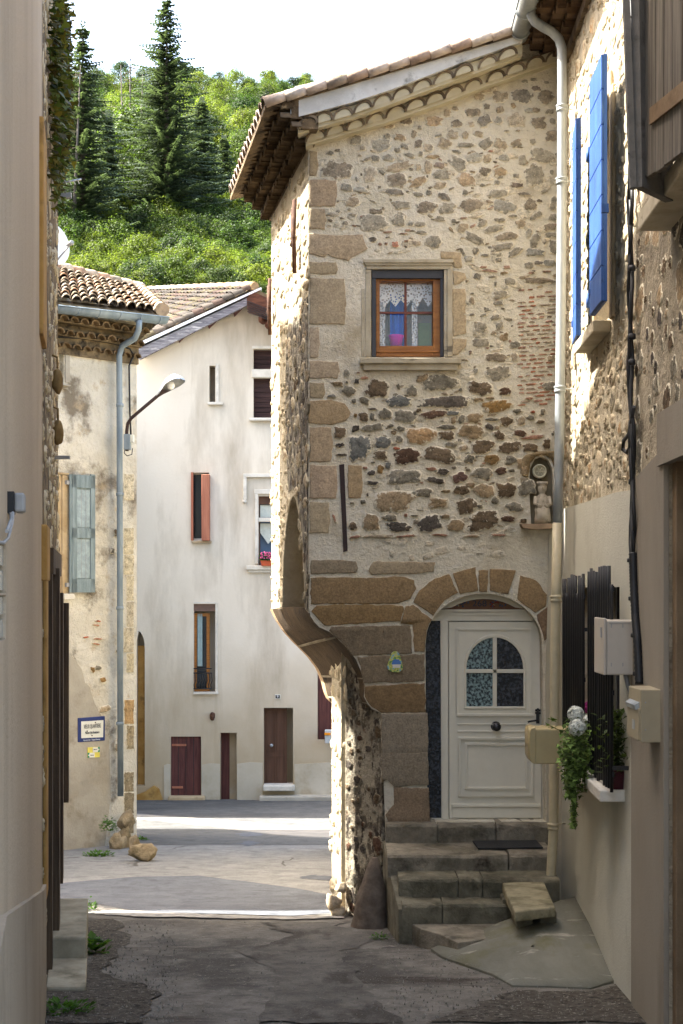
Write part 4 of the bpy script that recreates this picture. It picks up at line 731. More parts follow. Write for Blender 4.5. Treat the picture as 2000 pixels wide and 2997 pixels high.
# plaque and statue
pq = thing('ceramic_plaque', FP.P(1157, 1940, .02), 'small painted ceramic plaque of a blue roofed house hung left of the door', 'plaque')
def plx(pts, d, t, m, mb): mb.prism([[FP.P(x, y, d) for x, y in pts]], Vector((0, t, 0)), m)
mb = MB(); out = [(1146, 1913), (1152, 1907), (1163, 1907), (1170, 1915), (1180, 1950), (1179, 1960), (1168, 1968), (1148, 1967), (1136, 1960), (1133, 1950)]
plx(out, .035, .02, 0, mb); mb.build('plate', mat('painted_sky_green', [(.4, sc(90, 150, 90)), (.5, sc(226, 216, 90)), (.58, sc(120, 180, 200))], 28, bump=(), rough=.3), pq, .003)
mb = MB(); plx([(1146, 1945), (1152, 1930), (1168, 1930), (1176, 1944)], .040, .006, 0, mb); mb.build('painted_roof', flat('blue_glaze', sc(70, 120, 190), .3), pq)
mb = MB(); plx([(1149, 1945), (1173, 1945), (1172, 1955), (1150, 1955)], .039, .005, 0, mb); mb.build('painted_house', flat('white_glaze', sc(230, 226, 210), .3), pq)
sa = thing('statue', FP.P(1587, 1535, .03), 'small weathered stone figure seated on the niche shelf under the round vent', 'statue')
mb = MB(); b0 = FP.P(1588, 1536, .04); prof = [(.0, 0), (.075, 0), (.078, .05), (.07, .12), (.072, .16), (.062, .2), (.066, .25), (.055, .3), (.03, .325), (.032, .34), (.045, .36), (.048, .4), (.042, .42), (.058, .43), (.06, .455), (0, .46)]
rows = [[b0+Vector((math.cos(a)*r_*(1.0 if z_ < .3 else .9), math.sin(a)*r_*.75-(.05 if .02 < z_ < .17 and math.sin(a) < 0 else 0), z_*.92))*1.0+Vector((.006*noise.noise(Vector((math.cos(a)*3, math.sin(a)*3, z_*22))), .012*noise.noise(Vector((math.cos(a)*4, z_*26, 3))), 0)) for a in [2*math.pi*k/24 for k in range(24)]] for r_, z_ in prof]
mb.grid(rows, 0, closed=True); mb.tube([b0+Vector((-.065, -.01, .27)), b0+Vector((-.075, -.04, .2)), b0+Vector((-.02, -.075, .17))], .02, 10); mb.tube([b0+Vector((.06, -.01, .27)), b0+Vector((.075, -.04, .2)), b0+Vector((.02, -.075, .17))], .02, 10)
mb.rock(b0+Vector((-.03, -.05, .13)), (.03, .045, .05), 1, n=8); mb.rock(b0+Vector((.03, -.05, .13)), (.03, .045, .05), 2, n=8); mb.rock(b0+Vector((0, -.045, .355)), (.010, .02, .022), 4, n=6)
mb.build('figure', mat('statue_stone', two(sc(178, 166, 144), sc(200, 188, 166)), 14, over=((sc(120, 110, 92), 16, (1, 1, 1), .55, .7),), bump=((26, .6),)), sa)
# ------------------------------------------------------------ right hand houses
XW = lambda Y, off=0: 2.16-.0267*14.3+.0267*Y-off
RP = Plane((XW(14.5), 14.5), (XW(6.0), 6.0))
RH = thing('shuttered_house', (2.3, 12.3, gz(12.3)), 'house on the right with sunlit rubble upper wall, blue shutters and grey rendered ground floor', 'house')
YN = 10.22; aN = (14.5-YN)/abs(RP.u.y); sY = lambda Y: (14.5-Y)/abs(RP.u.y)
def rq(x, y): return RP.px(x, y)
def zband(a): return rq(1864, 1411)[1]+(rq(1655, 1505)[1]-rq(1864, 1411)[1])*(sY(10.2)-a)/sY(10.2)*1.0
bandz = rq(1731, 1466)[1]
wb = [(sY(12.14), 4.15), (sY(11.24), 4.15), (sY(11.24), 5.85), (sY(12.14), 5.85)]
wl = MB(); wl.prism([[RP.pt(*p) for p in ((0, -2), (aN, -2), (aN, 7.2), (0, 7.2))], [RP.pt(*p) for p in wb], [RP.pt(*p) for p in ((sY(13.1), .62), (sY(10.81), .62), (sY(10.81), 2.05), (sY(13.1), 2.05))]], -RP.n*.35, 0)
outw = lambda a, z: not (wb[0][0]-.08 < a < wb[1][0]+.05 and 4.0 < z < 5.95)
scatter(wl, RP, .03, aN-.02, bandz+.04, 7.1, 560, .06, .34, ['lt', 't', 'lt', 'T', 't', 'g', 'lt', 'b'], 1, .012, 51, outw, .6, k=.85)
wl.prism([[RP.pt(*p, .02) for p in ((0, -2), (aN, -2), (aN, bandz-.05), (sY(11), bandz-.02), (sY(12.5), bandz), (0, bandz+.03))], [RP.pt(*p, .02) for p in ((sY(13.1), .62), (sY(10.81), .62), (sY(10.81), 2.05), (sY(13.1), 2.05))]], -RP.n*.0195, 2)
wl.pbox(RP, sY(13.2), .5, sY(10.7), 2.2, -.3, -.28, 3); wl.pbox(RP, wb[0][0]-.1, 4.05, wb[1][0]+.1, 5.9, -.3, -.26, 3)
wl.build('wall', [m_wmort, m_bstone, m_render, m_blk], RH)
mb = MB(); mb.pbox(RP, sY(12.28), 4.1, sY(12.12), 5.86, 0.0, .03); mb.pbox(RP, sY(12.28), 5.84, sY(11.2), 6.0, .0, .03); mb.pbox(RP, sY(11.26), 4.1, sY(11.1), 5.86, 0, .03); mb.build('window_surround', m_tan, RH, .01)
wn = MB().pbox(RP, sY(12.14), 4.15, sY(12.05), 5.85, -.22, -.16).pbox(RP, sY(11.33), 4.15, sY(11.24), 5.85, -.22, -.16).pbox(RP, sY(12.05), 5.77, sY(11.33), 5.85, -.22, -.16).pbox(RP, sY(11.72), 4.15, sY(11.66), 5.77, -.22, -.16).build('window', m_brdoor, RH)
MB().pbox(RP, sY(12.05), 4.15, sY(11.33), 5.77, -.21, -.2).build('pane', m_gl, wn)
def shutter(pA, pB, z0, z1, th, parent):
    pA = Vector((*pA, 0)); pB = Vector((*pB, 0)); u = (pB-pA); L = u.length; u.normalize(); n = Vector((u.y, -u.x, 0)); n = n if n.x < 0 else -n
    mb = MB(); k = 0; hh = (z1-z0)/7     # boards laid on the slant, as on the photo
    mb.obox(pA+UP*z0, u*L, n*th*.6, UP*(z1-z0))
    sl_ = .0
    for i in range(7):
        mb.obox(pA+UP*(z0+i*hh+.004)+n*th*.6, u*L, n*th*.4, UP*(hh-.008))
    mb.obox(pA+UP*(z0+.15)+n*th, u*.05, n*.008, UP*.05)
    o = mb.build('shutter', m_blue, parent, .003); return o
f1 = shutter((XW(11.28, .13), 11.28), (XW(10.68, .13), 10.68), 4.13, 5.93, .045, RH)
f2 = shutter((P(1691, 0, 12.62).x, 12.62), (P(1716, 0, 12.14).x-.04, 12.14), 4.13, 5.93, .045, RH)
mb = MB(); c = RP.px(1770, 600, .2); mb.pbox(RP, c[0]-.03, c[1]-.05, c[0]+.01, c[1]+.01, .17, .22); mb.build('shutter_catch', m_blue, f1)
for zz in (4.35, 5.55):
    mb = MB(); p = Vector((P(1722, 0, 12.1).x, 12.1, zz)); mb.tube([p, p+UP*.12], .018, 8); mb.tube([p+UP*.06, p+UP*.06+Vector((.12, .02, 0))], .01, 6); mb.build('hinge', m_blue, f2)
MB().pbox(RP, sY(12.4), 4.02, sY(11.34), 4.115, 0.0, .14).build('window_sill', m_sill, RH, .01)
# eave, gutter, downpipe
mb = MB()
for t_, z_ in ((.12, 7.10), (.22, 7.16), (.32, 7.22), (.42, 7.28)): course(mb, RP.pt(0, z_, 0), RP.pt(sY(8), z_, 0), RP.n, t_, .15, .066, int(t_*70), (98, 78, 58))
mb.pbox(RP, 0, 7.0, sY(8), 7.10, 0, .04, 0)
mb.build('eave', [m_gdark, m_tile], RH)
mb = MB(); e0 = RP.pt(-.3, 7.42, .45); e1 = RP.pt(sY(5.5), 7.42, .45); mb.prism([[e0, e1, e1+Vector((5, 0, 1.5)), e0+Vector((5, 0, 1.5))]], (0, 0, .08), 1)
fn = lambda u, v: e0.lerp(e1, u)+Vector((5*v, 0, 1.5*v+.08)); tilefield(mb, fn, 40, 12, tc1, 8, rw=.42, lift=.01); mb.build('roof', [m_tile, m_woodg], RH)
def gutter(mb, p0, p1, r, out, n=10, m=0):
    p0 = Vector(p0); p1 = Vector(p1); out = Vector(out).normalized(); rows = []
    for p in (p0, p1): rows.append([p+out*(math.cos(a)*r)+UP*(math.sin(a)*r) for a in [math.pi+math.pi*i/n for i in range(n+1)]])
    inn = [[q+UP*.004 for q in r_] for r_ in rows]
    mb.grid(rows, m); mb.grid([[q*1 for q in r_] for r_ in inn], m); mb.tube([rows[0][0], rows[1][0]], r*.12, 6, m); mb.tube([rows[0][-1], rows[1][-1]], r*.12, 6, m); mb.face(rows[0], m); mb.face(rows[1], m)
g0 = Vector((1.70, 14.1, 7.34)); g1 = Vector((1.53, 6, 7.34)); mb = MB(); gutter(mb, g0, g1, .085, (1, 0, 0))
for i in range(6): mb.tube([g0.lerp(g1, .02+i*.06)+Vector((math.cos(a)*.09, 0, math.sin(a)*.09)) for a in [math.pi+math.pi*k/8 for k in range(9)]], .008, 6)
mb.build('gutter', m_zinc, RH)
Yp = 13.35; P1 = [(1553, 20), (1556, 45), (1566, 62), (1590, 78), (1616, 92), (1636, 112), (1645, 140), (1646, 200), (1645, 600), (1640, 1140), (1636, 1400), (1632, 1530)]
dp = MB().tube([P(x, y, Yp) for x, y in P1], .044, 14, 0); P2 = [(1632, 1530), (1628, 1740), (1624, 2000), (1621, 2420), (1614, 2560), (1610, 2640)]
dp.tube([P(x, y, Yp) for x, y in P2], .0442, 14, 1)
dpo = dp.build('downpipe', [m_zinc, m_pipec], RH)
for x, y, m_ in ((1646, 312, m_zinc), (1645, 525, m_zinc), (1640, 1135, m_zinc), (1628, 1748, m_pipec), (1621, 2415, m_pipec)):
    mb = MB(); c = P(x, y, Yp)
    mb.lathe(c, [(.046, -.045), (.054, -.04), (.052, -.02), (.046, -.012), (.056, 0), (.058, .012), (.044, .02)], 18); mb.tube([c, c+Vector((.12, .1, 0))], .006, 6); mb.build('clamp', m_, dpo)
# barred window
gp = Plane((XW(13.2, .14), 13.2), (XW(10.4, .14), 10.4)); ga = lambda Y: (13.2-Y)/abs(gp.u.y)
wn2 = MB().pbox(RP, sY(13.1), .62, sY(13.02), 2.05, -.2, -.14).pbox(RP, sY(10.9), .62, sY(10.81), 2.05, -.2, -.14).pbox(RP, sY(13.02), .62, sY(10.9), .70, -.2, -.14).pbox(RP, sY(12), .7, sY(11.92), 2.05, -.2, -.14).build('window', m_pipedark, RH)
MB().pbox(RP, sY(13.02), .7, sY(10.9), 2.05, -.19, -.18).build('pane', m_gl, wn2)
rnd = random.Random(4)
for (Ya, Yb, zt, lean) in ((13.15, 11.88, 1.99, 0), (11.55, 11.05, 2.03, 0), (10.98, 10.42, 2.06, 0)):
    mb = MB(); n = max(4, int((Ya-Yb)/.11)); zb_ = .62 if Ya < 12 else .8
    for i in range(n+1):
        Y = Ya+(Yb-Ya)*i/n; a = ga(Y); top = zt+.15+rnd.uniform(-.02, .02) if rnd.random() < .85 else zt+.01
        mb.tube([gp.pt(a, .60+rnd.uniform(-.01, .02), .0), gp.pt(a, zt-.05, 0), gp.pt(a+(.04 if Ya < 11.6 and Ya > 11 and i == n else 0), top, 0)], .013, 6)
    for zz in (zt-.02, 1.3, .72): mb.pbox(gp, ga(Ya)-.02, zz-.018, ga(Yb)+.02, zz+.018, -.016, -.004)
    mb.pbox(gp, ga(Yb)-.01, zt-.3, ga(Yb)+.01, zt-.27, -.16, 0); mb.pbox(gp, ga(Yb)-.01, .75, ga(Yb)+.01, .78, -.16, 0)
    mb.build('window_grille', m_blk, RH)
MB().pbox(RP, sY(13.2), .50, sY(10.58), .585, -.0, .20).build('window_sill', m_whitestone, RH, .01)
# ---- annex nearer to the camera
AH = thing('rendered_annex', (2.6, 8, gz(8)), 'brown rendered house front at the right edge with timber loft shutters', 'house')
XP = RP; al = lambda Y: sY(Y)
wl = MB(); zt_ = 6.9
op = [(al(9.05), -2.2), (al(9.05), rq(1956, 1357)[1]), (al(7.2), rq(1956, 1357)[1]), (al(7.2), -2.2)]
wl.prism([[RP.pt(a, z, .0) for a, z in ((aN, -2.2), op[0], op[1], op[2], op[3], (al(4.6), -2.2), (al(4.6), zt_), (aN, zt_))]], -RP.n*.4, 0)
scatter(wl, RP, aN+.02, al(6.8), rq(1900, 1330)[1], 6.6, 260, .06, .34, ['g', 'b', 't', 'd', 'g', 'b'], 4, .007, 61, None, .8, k=.8)
wl.build('wall', [m_dmort, m_bstone, m_dmort, m_dmort, m_stone], AH)
zc = rq(1864, 1411)[1]
mb = MB(); mb.prism([[RP.pt(a, z, .035) for a, z in ((aN-.01, -2.2), (al(9.05), -2.2), (al(9.05), rq(1956, 1357)[1]-.0), (al(9.05), zc+.14), (aN-.01, zc))]], -RP.n*.034, 0); mb.build('pilaster', m_conc, AH, .006)
mb = MB(); mb.prism([[RP.pt(a, z, .05) for a, z in ((al(9.2), rq(1956, 1357)[1]-.01), (al(7), rq(1956, 1357)[1]-.01), (al(7), rq(1956, 1357)[1]+.32), (al(9.2), rq(1956, 1357)[1]+.32))]], -RP.n*.045, 0); mb.build('lintel', m_conc, AH, .006)
mb = MB(); mb.pbox(RP, al(9.06), -2.2, al(7.1), 2.9, -.3, -.22, 0); mb.pbox(RP, al(9.05), -2.2, al(8.93), 2.88, -.22, -.02, 1); mb.build('door', [m_blk, m_brownr], AH)
lp = P(1857, 550, 8.0); q0 = P(1838, 0, 8.0)
mb = MB()
pa, pb = Vector((P(1838, 0, 8.0).x, 8.0, 0)), Vector((1.83, 8.30, 0)); n_ = (pb-pa).normalized(); nn = Vector((n_.y, -n_.x, 0))
zt2 = 6.3; zb2 = P(1857, 550, 8.0).z
mb.prism([[pa+UP*zt2, Vector((P(1857, 0, 8.0).x, 8.0, zb2)), Vector((1.83, 8.3, P(1945, 590, 8.28).z)), pb+UP*zt2]], nn*.05, 0)
mb.obox(Vector((P(1857, 0, 8.0).x-.02, 7.99, zb2)), (-.075, 0, (zt2-zb2)), (0.03, -.01, 0), (0, .05, 0), 0)
for i in range(10):
    z0 = zb2+.18+i*.25; mb.obox(pa+Vector((-.0, -.012, z0)), (pb-pa), nn*.004, UP*.008, 1)
mb.build('loft_shutter', [m_woodg, m_blk], AH)
mb = MB(); z_b = P(1895, 535, 8.1).z; p0 = Vector((P(1886, 0, 8.1).x, 8.1, 0)); p1 = Vector((P(2010, 0, 7.55).x, 7.55, 0)); uu = (p1-p0); LL = uu.length; uu.normalize(); n2 = Vector((uu.y, -uu.x, 0)); n2 = n2 if n2.y < 0 else -n2; nb = 5
for i in range(nb): mb.obox(p0+uu*(LL*i/nb+.003)+UP*(z_b+random.uniform(-.01, .01)), uu*(LL/nb-.006), n2*(.03+random.uniform(-.003, .003)), UP*3)
ls = mb.build('loft_shutter', m_wood, AH, .002)
mb = MB(); mb.obox(p0+uu*(LL*.33)+n2*.034+UP*(z_b+.26), uu*LL, n2*.012, UP*.09); mb.build('strap_hinge', mat('rust_strap', two(sc(104, 84, 60), sc(128, 106, 80)), 12, bump=((30, .4),)), ls)
MB().pbox(RP, al(9.0), 4.23, al(7.0), 4.34, 0, .2).build('loft_sill', m_sill, AH, .01)
# ---- boxes, cables on the right wall
def obj1(name, mb, m, label, cat, bevel=0, group=None):
    o = mb.build(name, m, None, bevel); return tag(o, label, cat, group)
eb = thing('meter_cabinet', P(1815, 1900, 10.25), 'off white plastic meter cabinet beside the black window bars', 'meter cabinet')
Y0 = 10.16; q0, q1 = P(1776, 1816, Y0), P(1860, 1976, Y0)
MB().box((q0.x, Y0, q1.z), (XW(Y0, -.02), Y0+.36, q0.z)).build('body', m_boxw, eb, .01)
MB().box((q0.x-.022, Y0-.01, q1.z-.0), (q0.x-.001, Y0+.37, q0.z+.015)).build('door', m_boxw, eb, .006)
mb = MB(); mb.box((q0.x-.03, Y0+.05, q0.z-.12), (q0.x-.02, Y0+.09, q0.z-.05)); mb.build('lock', m_grey, eb)
mb = MB()
for z_ in (q0.z-.05, q1.z+.06):
    for x_ in (q0.x+.03, q0.x+.11): mb.box((x_, Y0-.003, z_), (x_+.006, Y0+.002, z_+.025))
mb.box((q0.x+.02, Y0-.004, q0.z-.02), (q1.x-.03, Y0+.002, q0.z-.016)); mb.build('moulding', m_grey, eb); mb = MB(); p = Vector((q1.x-.05, Y0+.1, q1.z)); mb.tube([p, p+Vector((.02, 0, -.08)), p+Vector((.05, 0, -.16)), p+Vector((.09, .02, -.2))], .016, 8); mb.build('conduit', m_grey, eb)
mbx = thing('mailbox', P(1905, 2090, 9.3), 'tall beige metal mailbox below the meter cabinet on the brown wall', 'mailbox')
Y0 = 9.15; q0, q1 = P(1876, 2019, Y0), P(1956, 2174, Y0)
MB().box((q0.x, Y0, q1.z), (XW(Y0), Y0+.38, q0.z)).build('body', m_boxd, mbx, .006)
MB().box((q0.x-.012, Y0+.01, q1.z+.01), (q0.x, Y0+.37, q0.z-.12)).build('door', m_boxd, mbx, .003)
MB().obox((q0.x-.03, Y0+.04, q0.z-.10), (.03, 0, .02), (0, .3, 0), (.008, 0, -.03)).build('letter_flap', m_zinc, mbx)
mb = MB()
for x_ in (q0.x+.03, q0.x+.13):
    for z_ in (q0.z-.08, q1.z+.08): mb.lathe(Vector((x_, Y0, z_)), [(0, .003), (.004, .003), (.005, 0)], 8, 0, Vector((0, -1, 0)))
mb.build('screws', m_grey, mbx); MB().box((q0.x-.014, Y0+.12, q0.z-.26), (q0.x-.012, Y0+.2, q0.z-.2)).build('name_plate', m_zinc, mbx)
m2 = thing('mailbox', P(1600, 2180, 12.4), 'yellowish beige metal mailbox in front of the door frame, ivy trailing over it', 'mailbox')
Y0 = 12.2; q0, q1 = P(1566, 2134, Y0), P(1690, 2237, Y0)
MB().box((q0.x, Y0, q1.z), (XW(Y0, .0), Y0+.33, q0.z+.0)).build('body', m_boxc, m2, .012)
mb = MB(); rows = []
for yy in (Y0-.006, Y0+.34): rows.append([Vector((q0.x+.005, yy, q0.z+.012)), Vector((q0.x-.03, yy, q0.z)), Vector((q0.x-.04, yy, q0.z-.03)), Vector((q0.x-.04, yy, q1.z+.05)), Vector((q0.x-.02, yy, q1.z+.01)), Vector((q0.x, yy, q1.z))])
mb.grid(rows, 0); mb.face(rows[0]); mb.face(rows[1]); mb.build('door', m_boxc, m2)
def wire(pts, r): return MB().tube(pts, r, 8)
cb = thing('cable_bundle', RP.P(1850, 800, .04), 'black twisted cable bundle running down the right wall beside the blue shutters', 'cable')
rnd = random.Random(9)
for k in range(3):
    pts = []
    for i in range(35):
        y = -60+i*50; x = 1846+3*k-3+3*math.sin(i*1.3+k*2)+(6 if y > 1200 else 0); pts.append(RP.P(x, y, .05+.012*math.cos(i*1.1+k*2)))
    wire(pts, .014).build('strand', m_cable, cb)
lp_ = [RP.P(x, y, .06) for x, y in ((1856, 1190), (1848, 1240), (1842, 1270), (1826, 1290), (1824, 1316), (1836, 1324), (1844, 1310), (1846, 1230))]; wire(lp_, .014).build('loop', m_cable, cb)
for y_ in (785, 985, 1060, 1410): MB().lathe(RP.P(1851, y_, .05), [(.018, -.02), (.026, -.015), (.026, .015), (.018, .02)], 10).build('clip', m_cable, cb)
MB().pbox(RP, *[v-.03 for v in RP.px(1843, 1070, .05)], *[v+.04 for v in RP.px(1843, 1070, .05)], .02, .07).build('junction', m_iron, cb)
cd = thing('conduit_pipe', RP.P(1860, 1800, .04), 'ribbed black conduit at the edge of the brown pilaster above the mailbox', 'conduit')
pts = [RP.P(x, y, .06) for x, y in ((1853, 1618), (1855, 1700), (1860, 1800), (1866, 1870), (1872, 2010))]; den = []
for i in range(len(pts)-1):
    for j in range(18): den.append(pts[i].lerp(pts[i+1], j/18))
MB().tube(den, [.03 if i % 2 else .026 for i in range(len(den))], 10).build('pipe', m_cable, cd)
for x, y in ((1853, 1640), (1857, 1752), (1864, 1860), (1870, 1972)): MB().lathe(RP.P(x, y, .05), [(.03, -.015), (.04, -.012), (.04, .012), (.03, .015)], 12).build('clamp', m_blk, cd)
# ---- ramp, gutter rubble
def raised(x, y, h):
    Yq = (EYE-h)/((y-HOR)/F-.085); return Vector(((x-1000)*Yq/F, Yq, gz(Yq)+h))
rp = [raised(1262, 2776, .03), raised(1330, 2748, .09), raised(1430, 2712, .18), raised(1550, 2668, .30), raised(1640, 2636, .37), raised(1692, 2622, .38), raised(1740, 2700, .27), raised(1790, 2790, .13), raised(1822, 2862, .03), raised(1780, 2876, .02), raised(1730, 2892, .015), raised(1600, 2886, .015), raised(1500, 2884, .015), raised(1440, 2850, .02), raised(1370, 2826, .02), raised(1295, 2800, .02)]
cen = raised(1560, 2770, .17); mb = MB(); n = len(rp); rows = [[cen.lerp(p, t)+UP*(.012*noise.noise(Vector((p.x*4, t*5, 0))) if 0 < t < 1 else 0) for p in rp] for t in (0.02, .25, .5, .75, 1)]
mb.grid(rows, 0, closed=True); mb.grid([rp, [Vector((p.x, p.y, gz(p.y)-.1)) for p in rp]], 0, closed=True, sm=False); o = mb.build('concrete_ramp', m_ramp); o['kind'] = 'structure'
# ---- plants on the sill
m_ivy = leafmat('ivy_leaf', (.085, .125, .035, 1), (.10, .14, .04, 1), .25); m_petal = mat('white_petal', [(0, (.84, .85, .76)), (1, (.84, .85, .76))], attr=True, bump=()); m_petalm = flat('magenta_petal', (.4, .03, .22), .7); m_pot = flat('dark_red_pot', (.07, .012, .02), .4)
m_stem = flat('green_stem', (.06, .08, .03), .7)
def leaf(mb, p, d, up, s, c, m=0, lobes=False):
    d = Vector(d).normalized(); x = d.cross(up).normalized() if d.cross(up).length > .01 else Vector((1, 0, 0)); n = x.cross(d)
    if lobes:
        L = [(0, 0), (.45, .05), (.38, .35), (.2, .45), (0, 1), (-.2, .45), (-.38, .35), (-.45, .05)]
        mb.face([p+x*(a*s)+d*(b*s)+n*(abs(a)*.15*s) for a, b in L], m, c)
    else: mb.face([p, p+x*.35*s+d*.4*s+n*.08*s, p+d*s, p-x*.35*s+d*.4*s+n*.08*s], m, c)
def head(mb, c, r, seed, m=0):
    rnd = random.Random(seed)
    for i in range(150):
        d = Vector((rnd.gauss(0, 1), rnd.gauss(0, 1), rnd.gauss(0, 1)+.3)).normalized(); p = c+d*r*rnd.uniform(.85, 1.05); x = d.orthogonal().normalized(); y = d.cross(x); a0 = rnd.uniform(0, 1.5)
        for k in range(4):
            a = a0+k*math.pi/2; e = x*math.cos(a)+y*math.sin(a); f = x*math.cos(a+.6)+y*math.sin(a+.6); g_ = x*math.cos(a-.6)+y*math.sin(a-.6); s = r*.30; v = rnd.uniform(.62, 1)
            mb.face([p, p+g_*s*.6+d*.003, p+e*s+d*.001, p+f*s*.6+d*.003], m, (v, v, v*.97, 0))
hy = thing('hydrangea', RP.P(1740, 2290, .1), 'white and magenta hydrangea heads rising behind the black window bars', 'potted plant')
mb = MB(); mb.lathe(P(1708, 2285, 11.9), [(0, 0), (.10, 0), (.14, .16), (.15, .18), (.13, .18), (.12, .16)], 20); mb.build('pot', m_pot, hy)
for i, (x, y, Y, r) in enumerate(((1686, 2091, 11.3, .062), (1690, 2129, 11.25, .064), (1724, 2112, 11.6, .06), (1729, 2072, 12.1, .055))):
    mb = MB(); head(mb, P(x, y, Y), r, i); mb.rock(P(x, y, Y), (r*.7, r*.7, r*.7), i, n=6, col=(.3, .36, .2, 0)); mb.build('flower_head', m_petalm if i == 3 else m_petal, hy)
mb = MB(); rnd = random.Random(6)
for i in range(120):
    p = P(rnd.uniform(1665, 1740), rnd.uniform(2100, 2200), rnd.uniform(11.8, 12.1)); leaf(mb, p, (rnd.uniform(-1, .3), rnd.uniform(-1, .3), rnd.uniform(-.6, .5)), UP, rnd.uniform(.05, .09), (.6, .7, .5, 0))
for i in range(5): mb.tube([P(1708, 2280, 11.9), P(1690+i*10, 2110, 11.9)], .006, 5, 0, (.5, .5, .3, 0))
mb.build('foliage', m_ivy, hy)
iv = thing('trailing_ivy', P(1700, 2230, 11.6), 'bushy variegated ivy spilling over the sill below the white hydrangea', 'ivy')
MB().box(P(1665, 2235, 11.75), P(1665, 2235, 11.75)+Vector((.16, .3, .14))).build('planter', flat('black_planter', (.02, .02, .02), .6), iv, .01)
mb = MB(); rnd = random.Random(8)
for i in range(1500):
    t = rnd.random(); 
    if t < .72: x = rnd.gauss(1688, 22); y = rnd.gauss(2215, 42); y = min(max(y, 2120), 2330)
    elif t < .9: x = rnd.gauss(1672, 7); y = rnd.uniform(2250, 2340)
    else: x = rnd.gauss(1680, 2.5); y = rnd.uniform(2300, 2425)
    if x > 1738 or x < 1632: continue
    Y = 11.35+rnd.uniform(-.13, .13); v = rnd.choice([.5, .7, 1, 1.6, 2.4]); c = (v, v*1.02, v*.9, 0)
    leaf(mb, P(x, y, Y), (rnd.uniform(-1, .6), rnd.uniform(-1, .1), rnd.uniform(-1, .2)), Vector((rnd.uniform(-.3, .3), -.4, 1)), rnd.uniform(.028, .05), c, 0, True)
for i in range(10):
    x = rnd.uniform(1650, 1725); mb.tube([P(x, 2200, 11.4), P(x-8, 2260, 11.3), P(x-4, 2320, 11.33)], .003, 4, 0, (.6, .5, .3, 0))
mb.tube([P(1662, 2140, 11.5), P(1635, 2136, 11.6), P(1612, 2125, 11.7)], .004, 5, 0, (.6, .5, .3, 0))
for i in range(11): leaf(mb, P(1616+rnd.uniform(-14, 16), 2118+rnd.uniform(-14, 12), 11.7), (rnd.uniform(-1, 1), -.6, rnd.uniform(-.5, 1)), UP, .05, (1.2, 1.3, .8, 0), 0, True)
mb.build('foliage', m_ivy, iv)
hp = thing('potted_shrub', RP.P(1820, 2330, .05), 'green shrub in a dark red pot at the near end of the barred window', 'potted plant')
c0 = RP.pt(sY(10.68), .585, .06); MB().lathe(c0, [(0, 0), (.06, 0), (.085, .14), (.09, .16), (.075, .16), (.07, .13)], 20).build('pot', m_pot, hp)
mb = MB()
for i in range(420):
    p = c0+Vector((rnd.gauss(-.0, .06), rnd.gauss(.0, .09), rnd.uniform(.12, .56))); v = rnd.choice([.4, .6, .9]); leaf(mb, p, (rnd.uniform(-1, 1), rnd.uniform(-1, .5), rnd.uniform(-.4, .9)), UP, rnd.uniform(.04, .075), (v, v, v, 0))
for i in range(4): mb.tube([c0+UP*.1, c0+Vector((rnd.uniform(-.04, .04), rnd.uniform(-.05, .05), .5))], .005, 5, 0, (.5, .4, .3, 0))
mb.build('foliage', m_ivy, hp)
# ------------------------------------------------------------ left side
XL = lambda Y: -2.035-.172*(Y-10)
LPn = Plane((XL(10), 10), (XL(3.5), 3.5)); LH = thing('plastered_house', (-2.2, 7, gz(7)), 'house at the left edge with smooth beige plaster and glass block window', 'house')
gb = [LPn.px(x, y) for x, y in ((-60, 1580), (18, 1592), (18, 1735), (-60, 1740))]; gb2 = [LPn.px(x, y) for x, y in ((-60, 1745), (18, 1742), (16, 1872), (-60, 1890))]
wl = MB(); wl.prism([[LPn.pt(a, z) for a, z in ((0, -2.2), (LPn.L, -2.2), (LPn.L, 8.9), (0, 8.9))], [LPn.pt(*p) for p in gb], [LPn.pt(*p) for p in gb2]], -LPn.n*.4, 0); wl.prism([[LPn.pt(-.001, z, d) for d, z in ((0, -2.2), (0, 8.9), (-4.5, 8.9), (-4.5, -2.2))]], LPn.u*.2, 0)
wl.prism([[Vector((LPn.pt(LPn.L, 0).x, 3.5, z)) if e == 0 else Vector((-1.15, 2.3, z)) for e, z in ((0, -2.2), (1, -2.2), (1, 8.9), (0, 8.9))]], Vector((-.4, 0, 0)), 0)
wl.build('wall', m_lrend, LH)
mb = MB(); p0 = [LPn.px(x, y) for x, y in ((0, 2682), (118, 2606), (123, 2603))]
mb.prism([[LPn.pt(a, z, .025) for a, z in ((-.02, -2.2), (-.02, p0[2][1]), p0[1], p0[0], (LPn.L, p0[0][1]-.1), (LPn.L, -2.2))]], -LPn.n*.024, 0); mb.build('plinth', mat('dark_plinth_render', two(sc(164, 149, 127), sc(182, 167, 144)), 1.2, (1, .3, .25), over=((sc(118, 106, 88), 1.6, (1, .4, .3), .52, .78),), bump=((45, .5), (8, .3))), LH)
m_gb = mat('glass_block', two(sc(150, 160, 156), sc(176, 184, 178)), 20, rough=.15, bump=((30, .3),), spec=.6)
for gbx in (gb, gb2):
    mb = MB(); a0, a1 = min(p[0] for p in gbx), max(p[0] for p in gbx); z0, z1 = min(p[1] for p in gbx), max(p[1] for p in gbx)
    for i in range(3):
        for j in range(2): mb.pbox(LPn, a0+(a1-a0)*i/3+.01, z0+(z1-z0)*j/2+.01, a0+(a1-a0)*(i+1)/3-.01, z0+(z1-z0)*(j+1)/2-.01, -.06, -.01)
    mb.pbox(LPn, a0, z0, a1, z1, -.1, -.05, 1); mb.build('window', [m_gb, m_conc], LH)
